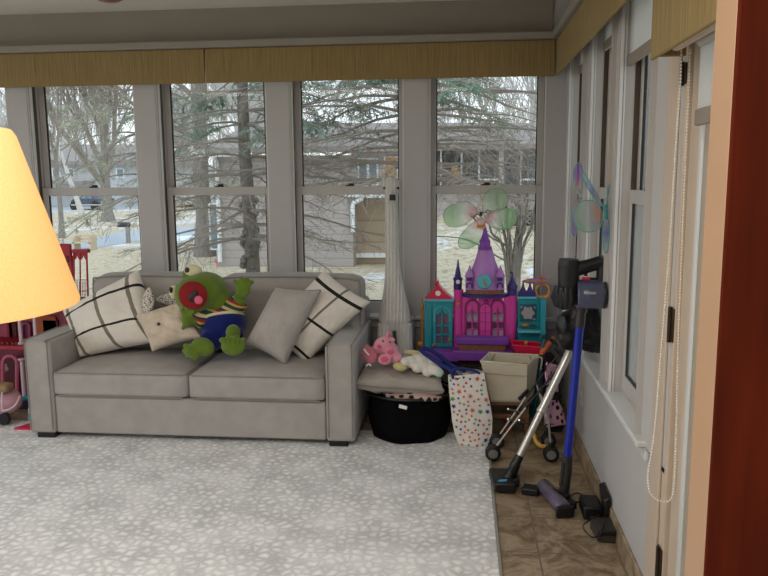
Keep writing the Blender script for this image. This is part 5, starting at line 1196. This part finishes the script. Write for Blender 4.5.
# distant house on the left
h2 = thing('distant_house', 'pale distant house with a dark roof behind bare trees, far left window', 'house', tuple(O(60, 212)))
yd = 53.
def H2(mb, u0, v0, u1, v1, dy, th): a = P(u0, v1, yd+dy); b = P(u1, v0, yd+dy); mb.box(a.x, b.x, yd+dy, yd+dy+th, a.z, b.z); return mb
M['pale'] = mat('pale_house_wall', (196, 198, 200), .8, .04)
m = MB(); H2(m, 20, 163, 140, 208, 0, 8); m.build('wall', M['pale'], h2)
m = MB(); m.prism([P(15, 165, yd-.6), P(145, 165, yd-.6), P(135, 148, yd+4), P(25, 148, yd+4)], (0, 0, .3)); m.build('roof', M['roofing'], h2, smooth=0)
for a in (52, 66, 116): m = MB(); H2(m, a, 168, a+8, 178, -.1, .1); w_ = m.build('window', M['whitetrim'], h2); m = MB(); H2(m, a+1.5, 169.5, a+6.5, 176.5, -.15, .05); m.build('pane', M['hglass'], w_)
m = MB(); H2(m, 40, 181, 82, 184, -2, 2); m.build('deck', M['decky'], h2)
m = MB(); H2(m, 160, 165, 205, 200, -3, 8)
h3 = thing('distant_garage', 'pale distant outbuilding glimpsed through the second back window', 'building', tuple(O(185, 215)))
m.build('wall', M['pale'], h3); m = MB(); m.prism([P(156, 167, yd-3.6), P(209, 167, yd-3.6), P(204, 154, yd+1), P(161, 154, yd+1)], (0, 0, .3)); m.build('roof', M['roofing'], h3, smooth=0)
# parked pickup
tk = thing('pickup_truck', 'dark blue pickup truck parked in the distance, far left window', 'truck', tuple(O(85, 208)))
yt = 46.
def T(u, v, dy=0): return P(u, v, yt+dy)
M['truckb'] = mat('dark_blue_car_paint', (50, 66, 90), .3, .1, 3, coat=.5); M['tyre'] = mat('tyre_rubber', (30, 30, 32), .9, .1)
m = MB(); m.prism([T(71, 206), T(71, 201), T(73, 199), T(79, 198.5), T(82, 195), T(92, 195), T(94, 199), T(102, 199), T(102, 206)], (0, 1.9, 0)); m.build('truck_body', M['truckb'], tk, smooth=0)
m = MB(); m.prism([T(80, 198.5, -.03), T(83, 195.8, -.03), T(86, 195.8, -.03), T(86, 198.5, -.03)], (0, .02, 0)).prism([T(87, 198.5, -.03), T(87, 195.8, -.03), T(91.2, 195.8, -.03), T(92.5, 198.5, -.03)], (0, .02, 0)); m.build('side_window', M['hglass'], tk, smooth=0)
for u in (75.5, 96): 
    for dy in (.1, 1.7):
        c = T(u, 206, dy); MB().lathe([(.1, -.12), (.36, -.12), (.38, 0), (.36, .12), (.1, .12)], (c.x, c.y, c.z), 18, axis=(0, 1, 0)).build('wheel', M['tyre'], tk)
m = MB(); a, b = T(71, 205.5, -.04), T(102, 204.3, -.04); m.box(a.x, b.x, a.y, a.y+.02, a.z, b.z); m.build('side_trim', M['chrome'], tk)
# mailbox, bench, marker flag
mp_ = O(128.5, 243); mb_ = thing('mailbox', 'grey mailbox on a post beside the street', 'mailbox', tuple(mp_))
top = P(124, 227, mp_.y).z; MB().box(mp_.x-.06, mp_.x+.06, mp_.y-.06, mp_.y+.06, GZ, top+.05).build('post', M['decky'], mb_)
m = MB(); m.lathe([(.0, -.2), (.09, -.2), (.09, .2), (.0, .2)], (mp_.x-.12, mp_.y, top+.08), 16, axis=(1, 0, 0)); m.build('box', M['darkgrey'], mb_)
a = O(85, 250); bn = thing('garden_bench', 'pale wooden slatted bench on the lawn by the street', 'bench', tuple(a)); M['lwood'] = mat('pale_bench_wood', (206, 192, 164), .8, .12, 6)
yb = a.y
MB().box(a.x-.32, a.x+.32, yb-.2, yb+.2, GZ+.22, GZ+.26).build('seat', M['lwood'], bn)
m = MB()
for k in range(2): m.box(a.x-.32, a.x+.32, yb+.18, yb+.21, GZ+.30+k*.10, GZ+.37+k*.10)
m.build('backrest', M['lwood'], bn)
for x in (-.3, .24): MB().box(a.x+x, a.x+x+.06, yb-.2, yb+.21, GZ, GZ+.44).build('leg', M['lwood'], bn)
a = O(217, 268); fl = thing('marker_flag', 'small pink-red marker flag on a wire in the lawn', 'flag', tuple(a)); M['flagc'] = mat('flag_red', (232, 100, 96), .7, .05)
MB().tube([(a.x, a.y, GZ), (a.x, a.y, GZ+.20)], .008, 5).build('wire', M['flagc'], fl); MB().box(a.x-.05, a.x+.01, a.y-.003, a.y+.003, GZ+.13, GZ+.20).build('flag', M['flagc'], fl, smooth=0)

# ------------------------------------------------------------------ trees
M['bark'] = mat('grey_bark', (134, 129, 122), .95, .3, 7, .8, 30, stretch=(3, 3, .6)); M['bark2'] = mat('dark_spruce_bark', (112, 106, 98), .95, .3, 9, .9, 26); M['twig'] = mat('grey_twigs', (140, 131, 120), .95, .15); M['birch'] = mat('pale_birch_bark', (206, 204, 198), .9, .2, 8)
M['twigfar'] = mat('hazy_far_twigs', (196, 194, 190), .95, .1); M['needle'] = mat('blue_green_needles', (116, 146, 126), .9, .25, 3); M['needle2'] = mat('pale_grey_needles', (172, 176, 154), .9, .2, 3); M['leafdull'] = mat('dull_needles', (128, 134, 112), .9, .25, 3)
def rv(rnd, s=1): return Vector((rnd.uniform(-s, s), rnd.uniform(-s, s), rnd.uniform(-s, s)))
def grow(mb, rnd, p, d, ln, r, depth, up=.15, spread=.65, kids=(3, 4), trunk=None, minr=.006, wob=.16):
    n = 4; path = [p.copy()]; q = p.copy(); dd = d.normalized(); rr = [r]
    for i in range(n):
        dd = (dd+rv(rnd, wob)+Vector((0, 0, up*.25))).normalized(); q = q+dd*(ln/n); path.append(q.copy()); rr.append(max(minr*.6, r*(1-.45*(i+1)/n)))
    (trunk if trunk is not None else mb).tube(path, rr, 7 if r > .06 else (5 if r > .02 else 3), caps=False)
    if depth <= 0: return
    k = rnd.randint(*kids)
    for j in range(k):
        f = rnd.uniform(.35, 1) if j else 1.0
        i = min(n-1, int(f*n)); b = path[i].lerp(path[i+1], f*n-i)
        nd = (dd+rv(rnd, spread)).normalized()
        nd.z += up; grow(mb, rnd, b, nd, ln*rnd.uniform(.55, .8), max(minr, rr[min(i+1, n)]*rnd.uniform(.55, .8)), depth-1, up, spread, kids, None, minr, wob)
def bare_tree(name, label, base, h, r, depth, seed, mt='bark', tw='twig', lean=(0, 0), kids=(3, 4), group=None, up=.22, spread=.6, minr=.008, trunkfrac=.35):
    rnd = random.Random(seed); t = thing(name, label, 'tree', tuple(base), group); tm = MB(); bm_ = MB(); b = Vector(base)
    d = Vector((lean[0], lean[1], 1)).normalized(); path = [b+d*(h*trunkfrac*i/5)+rv(rnd, .03)*(i > 0) for i in range(6)]; rr = [r*(1.35 if i == 0 else 1-.06*i) for i in range(6)]
    tm.tube(path, rr, 12, caps=False)
    for j in range(rnd.randint(4, 5)):
        nd = (d*1.1+rv(rnd, .55)); nd.z = abs(nd.z)+.25; grow(bm_, rnd, path[-1]-d*rnd.uniform(0, h*.06), nd, h*rnd.uniform(.22, .32), r*.55, depth, up, spread, kids, None, minr)
    for j in range(3):
        nd = rv(rnd, 1); nd.z = abs(nd.z)*.5+.2; grow(bm_, rnd, path[3+j % 2], nd, h*.2, r*.3, depth-1, up, spread, kids, None, minr)
    tm.build('trunk', M[mt], t, smooth=180); bm_.build('branches', M[tw], t, smooth=0); return t
def spruce(name, label, base, h, r, seed, z_live, nk='needle', rows=None, maxl=2.6, droop=.35, twigs=9, ymax=None, live_p=1.0, dead_needles=.0, knobs=False, start=.6, wstep=.24, nb=(4, 6), skip=None, leafn=16):
    rnd = random.Random(seed); t = thing(name, label, 'tree', tuple(base)); b = Vector(base); tm = MB(); bm_ = MB(); fm = MB()
    path = [b+Vector((.03*math.sin(i*1.3), .03*math.cos(i), h*i/10)) for i in range(11)]; tm.tube(path, [r*(1.25 if i == 0 else 1)*(1-.09*i) for i in range(11)], 14, caps=False)
    if knobs:
        for k in range(70):
            z = rnd.uniform(.2, 1.9); a = rnd.uniform(0, 2*PI); tm.ball(b+Vector((r*.92*math.cos(a), r*.92*math.sin(a), z)), (rnd.uniform(.03, .055),)*3, 8, 6)
    z = start
    while z < h*.97:
        k = rnd.randint(*nb); a0 = rnd.uniform(0, 2*PI)
        for j in range(k):
            a = a0+2*PI*j/k+rnd.uniform(-.3, .3); ln = maxl*(1-z/h)**.7*rnd.uniform(.7, 1.1)
            dirv = Vector((math.cos(a), math.sin(a), 0))
            if skip and skip(dirv, z): continue
            p0 = b+Vector((0, 0, z)); n = 7; pts = []; r0 = max(.009, .022*ln/2)
            lift = rnd.uniform(.0, .22)
            for i in range(n+1):
                s_ = i/n; pts.append(p0+dirv*(ln*s_)+Vector((0, 0, ln*(lift*s_-droop*s_*s_*1.1+.12*s_**4)))+rv(rnd, .02*ln)*s_)
            bm_.tube(pts, [r0*(1-.8*i/n) for i in range(n+1)], 5, caps=False)
            side = Vector((-dirv.y, dirv.x, 0)); nt_ = int(twigs*ln/1.5)+2
            live = z > z_live and rnd.random() < live_p
            for q in range(nt_):
                s_ = rnd.uniform(.2, 1); i = min(n-1, int(s_*n)); c = pts[i].lerp(pts[i+1], s_*n-i); tl = ln*.33*(1.15-s_*.7)*rnd.uniform(.5, 1.1)
                td = (side*rnd.choice((-1, 1))*rnd.uniform(.5, 1)+dirv*rnd.uniform(.3, .9)+Vector((0, 0, rnd.uniform(-.55, .1)))).normalized()
                e = c+td*tl; mid_ = c.lerp(e, .5)+Vector((0, 0, .03*tl)); e2 = e+Vector((0, 0, -.12*tl)); bm_.tube([c, mid_, e2], [.006, .004, .0025], 3, caps=False)
                for w_ in range(3):
                    cc_ = c.lerp(e2, rnd.uniform(.3, 1)); ee = cc_+(td*.5+rv(rnd, .8)).normalized()*tl*.4+Vector((0, 0, -.1*tl)); bm_.tube([cc_, ee], [.003, .002], 3, caps=False)
                    if live or rnd.random() < dead_needles:
                        for _ in range(leafn//3):
                            x = cc_.lerp(ee, rnd.random()); s2 = rv(rnd, .05); s3 = rv(rnd, .010); fm.add([x-s3, x+s3, x+s2+s3*.3+Vector((0, 0, -.03))], [(0, 1, 2)])
                if live:
                    for _ in range(leafn):
                        x = c.lerp(e2, rnd.random()); s2 = rv(rnd, .065); s3 = rv(rnd, .012); fm.add([x-s3, x+s3, x+s2+Vector((0, 0, -.035))], [(0, 1, 2)])
        z += wstep*rnd.uniform(.8, 1.25)
    tm.build('trunk', M['bark2'], t, smooth=180); bm_.build('branches', M['twig'], t, smooth=0)
    if fm.F: tag(fm.build('needles', M[nk], t, smooth=0), None, None, kind='stuff')
    return t
b = P(250.5, 262, 5.2); b.z = GZ
spruce('spruce_tree', 'spruce with a knobbly bare lower trunk and green top, close behind the sofa windows', b, 8.5, .118, 11, 2.85, 'needle', maxl=2.6, knobs=True, start=1.35, wstep=.21, twigs=10, dead_needles=.03, live_p=.75)
b = P(414, 262, 5.0); b.z = GZ
spruce('spruce_tree', 'spruce standing behind the window post by the giraffe, long bare boughs both sides', b, 9, .14, 23, 3.2, 'needle', maxl=3.4, droop=.28, start=2.15, wstep=.21, twigs=13, dead_needles=.03, live_p=.5, nb=(5, 6))
b = P(150, 262, 8.5); b.z = GZ
spruce('spruce_tree', 'pale grey-green spruce filling the gap between the two left full windows', b, 9, .13, 31, 1.7, 'needle2', maxl=2.8, droop=.45, start=1.9, wstep=.36, twigs=8, leafn=14, live_p=.9)
b = O(205, 256); bare_tree('oak_tree', 'thick bare old tree trunk left of the frog, beyond the lawn', b, 13, .25, 5, 5, kids=(3, 4), trunkfrac=.42, minr=.012)
b = O(108, 221); bare_tree('maple_tree', 'big spreading bare tree beyond the street in the left window', b, 17, .30, 5, 8, kids=(3, 5), trunkfrac=.16, minr=.018, spread=.55, up=.3)
b = O(82, 214); bare_tree('birch_tree', 'slim pale birch leaning left in front of the distant house', b, 13, .16, 4, 9, mt='birch', lean=(-.30, 0), minr=.018, trunkfrac=.4)
b = O(62, 238); bare_tree('young_tree', 'thin young bare tree beside the amber lampshade', b, 9, .10, 4, 14, minr=.012)
b = P(512, 285, 3.6); b.z = GZ
rnd = random.Random(3); sh = thing('bare_shrub', 'bare multi-stemmed shrub just outside the corner window', 'shrub', tuple(b)); tm = MB(); bm_ = MB()
for (u1, v1, rr) in ((496, 190, .012), (505, 185, .016), (517, 180, .02), (528, 185, .018), (536, 200, .012), (488, 215, .012), (523, 215, .02)):
    e = P(u1, v1, 3.6+rnd.uniform(-.3, .3)); s_ = P(514+rnd.uniform(-6, 6), 275, 3.6); s_.z = GZ
    mid_ = P(514+(u1-514)*.35, 255, 3.6); path = spline([s_, mid_, mid_.lerp(e, .55)+rv(rnd, .05), e], 4); tm.tube(path, [rr*1.9*(1-.6*i/(len(path)-1)) for i in range(len(path))], 6, caps=False)
    for k in range(7):
        q = path[rnd.randint(4, len(path)-1)]; grow(bm_, rnd, q, (e-s_).normalized()+rv(rnd, .7), rnd.uniform(.25, .6), .006, 2, .1, .6, (2, 3), None, .0025)
m = MB(); m.tube(spline([P(434, 236, 3.6), P(468, 240, 3.6), P(500, 258, 3.6), P(520, 266, 3.6)], 4), [.006]*4+[.010]*9, 6, caps=False); m.tube(spline([P(522, 262, 3.6), P(505, 245, 3.6), P(488, 235, 3.6), P(470, 213, 3.6)], 4), [.02]*4+[.012]*9, 6, caps=False)
tm.V, tm.F, tm.I = tm.V+m.V, tm.F+[tuple(i+len(tm.V) for i in f) for f in m.F], tm.I+m.I
tm.build('stems', M['bark2'], sh, smooth=180); bm_.build('twigs', M['twig'], sh, smooth=0)
# thicket of far bare trees: one tree, copied
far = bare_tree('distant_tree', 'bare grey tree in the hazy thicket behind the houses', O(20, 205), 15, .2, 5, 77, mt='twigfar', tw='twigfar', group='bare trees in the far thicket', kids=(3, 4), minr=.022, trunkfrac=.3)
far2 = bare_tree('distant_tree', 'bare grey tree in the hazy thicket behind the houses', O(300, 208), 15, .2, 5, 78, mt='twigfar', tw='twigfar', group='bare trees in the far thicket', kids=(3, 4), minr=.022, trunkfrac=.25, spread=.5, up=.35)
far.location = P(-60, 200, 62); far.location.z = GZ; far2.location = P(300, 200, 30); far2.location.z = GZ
rf = random.Random(12)
spots = [Vector(far.location), Vector(far2.location), O(82, 214)+Vector((-2, 0, 0)), O(108, 221), Vector((P(50, 205, 57).x, 57, GZ)), Vector((P(110, 205, 57).x, 57, GZ))]; made = 0
for i in range(400):
    u = rf.uniform(-80, 600); y = rf.uniform(36, 90) if u < 215 else rf.uniform(26, 60)
    p = P(u, 205, y); p.z = GZ
    if made >= 15 or any((p-q).length < 10.5 for q in spots): continue
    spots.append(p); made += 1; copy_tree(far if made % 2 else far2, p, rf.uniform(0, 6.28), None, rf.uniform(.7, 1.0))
# trees and a hedge seen at a glance through the right-hand windows
for i, (x, y) in enumerate(((5, 6), (14, 9), (8, 19), (20, 20))):
    copy_tree(far2 if i % 2 else far, (x+3, y, GZ), i*1.7, 'bare tree beyond the right-hand windows', .8)['group'] = 'trees past the right wall'

# ================================================================== LIGHT
wd = bpy.data.worlds.new('overcast_sky'); scene.world = wd; wd.use_nodes = True; nt = wd.node_tree
bg = nt.nodes['Background']; tc_ = nt.nodes.new('ShaderNodeTexCoord'); sp = nt.nodes.new('ShaderNodeSeparateXYZ'); L(nt, tc_.outputs['Generated'], sp.inputs[0])
c = ramp(nt, sp.outputs['Z'], [(0, srgb((222, 226, 228))), (.25, srgb((214, 224, 234))), (1, srgb((200, 212, 228)))]); L(nt, c, bg.inputs['Color']); bg.inputs['Strength'].default_value = 1.9
sun = bpy.data.lights.new('overcast_sun', 'SUN'); sun.energy = .8; sun.angle = 1.2; sun.color = (1, .97, .92); so_ = bpy.data.objects.new('overcast_sun', sun); COL.objects.link(so_); so_.rotation_euler = (math.radians(40), math.radians(20), 0)
ll = bpy.data.lights.new('lamp_glow', 'POINT'); ll.energy = 3; ll.color = (1, .72, .4); ll.shadow_soft_size = .05; lo = bpy.data.objects.new('lamp_glow', ll); COL.objects.link(lo); lo.location = (lx, ly, 1.56)
al = bpy.data.lights.new('unseen_rug_fill', 'AREA'); al.shape = 'RECTANGLE'; al.size = 3.5; al.size_y = 1.2; al.energy = 86; al.color = (1, .955, .9); ao = bpy.data.objects.new('unseen_rug_fill', al); COL.objects.link(ao); ao.location = (-2.4, -4.5, 2.72); ao.rotation_euler = (math.radians(-4), 0, 0)  # area light is an added unseen fill overhead, brightening rug and room
scene.view_settings.view_transform = 'Standard'; scene.view_settings.look = 'None'; scene.view_settings.exposure = 0
scene.cycles.max_bounces = 8; scene.cycles.diffuse_bounces = 4; scene.cycles.transparent_max_bounces = 16; scene.cycles.sample_clamp_indirect = 4
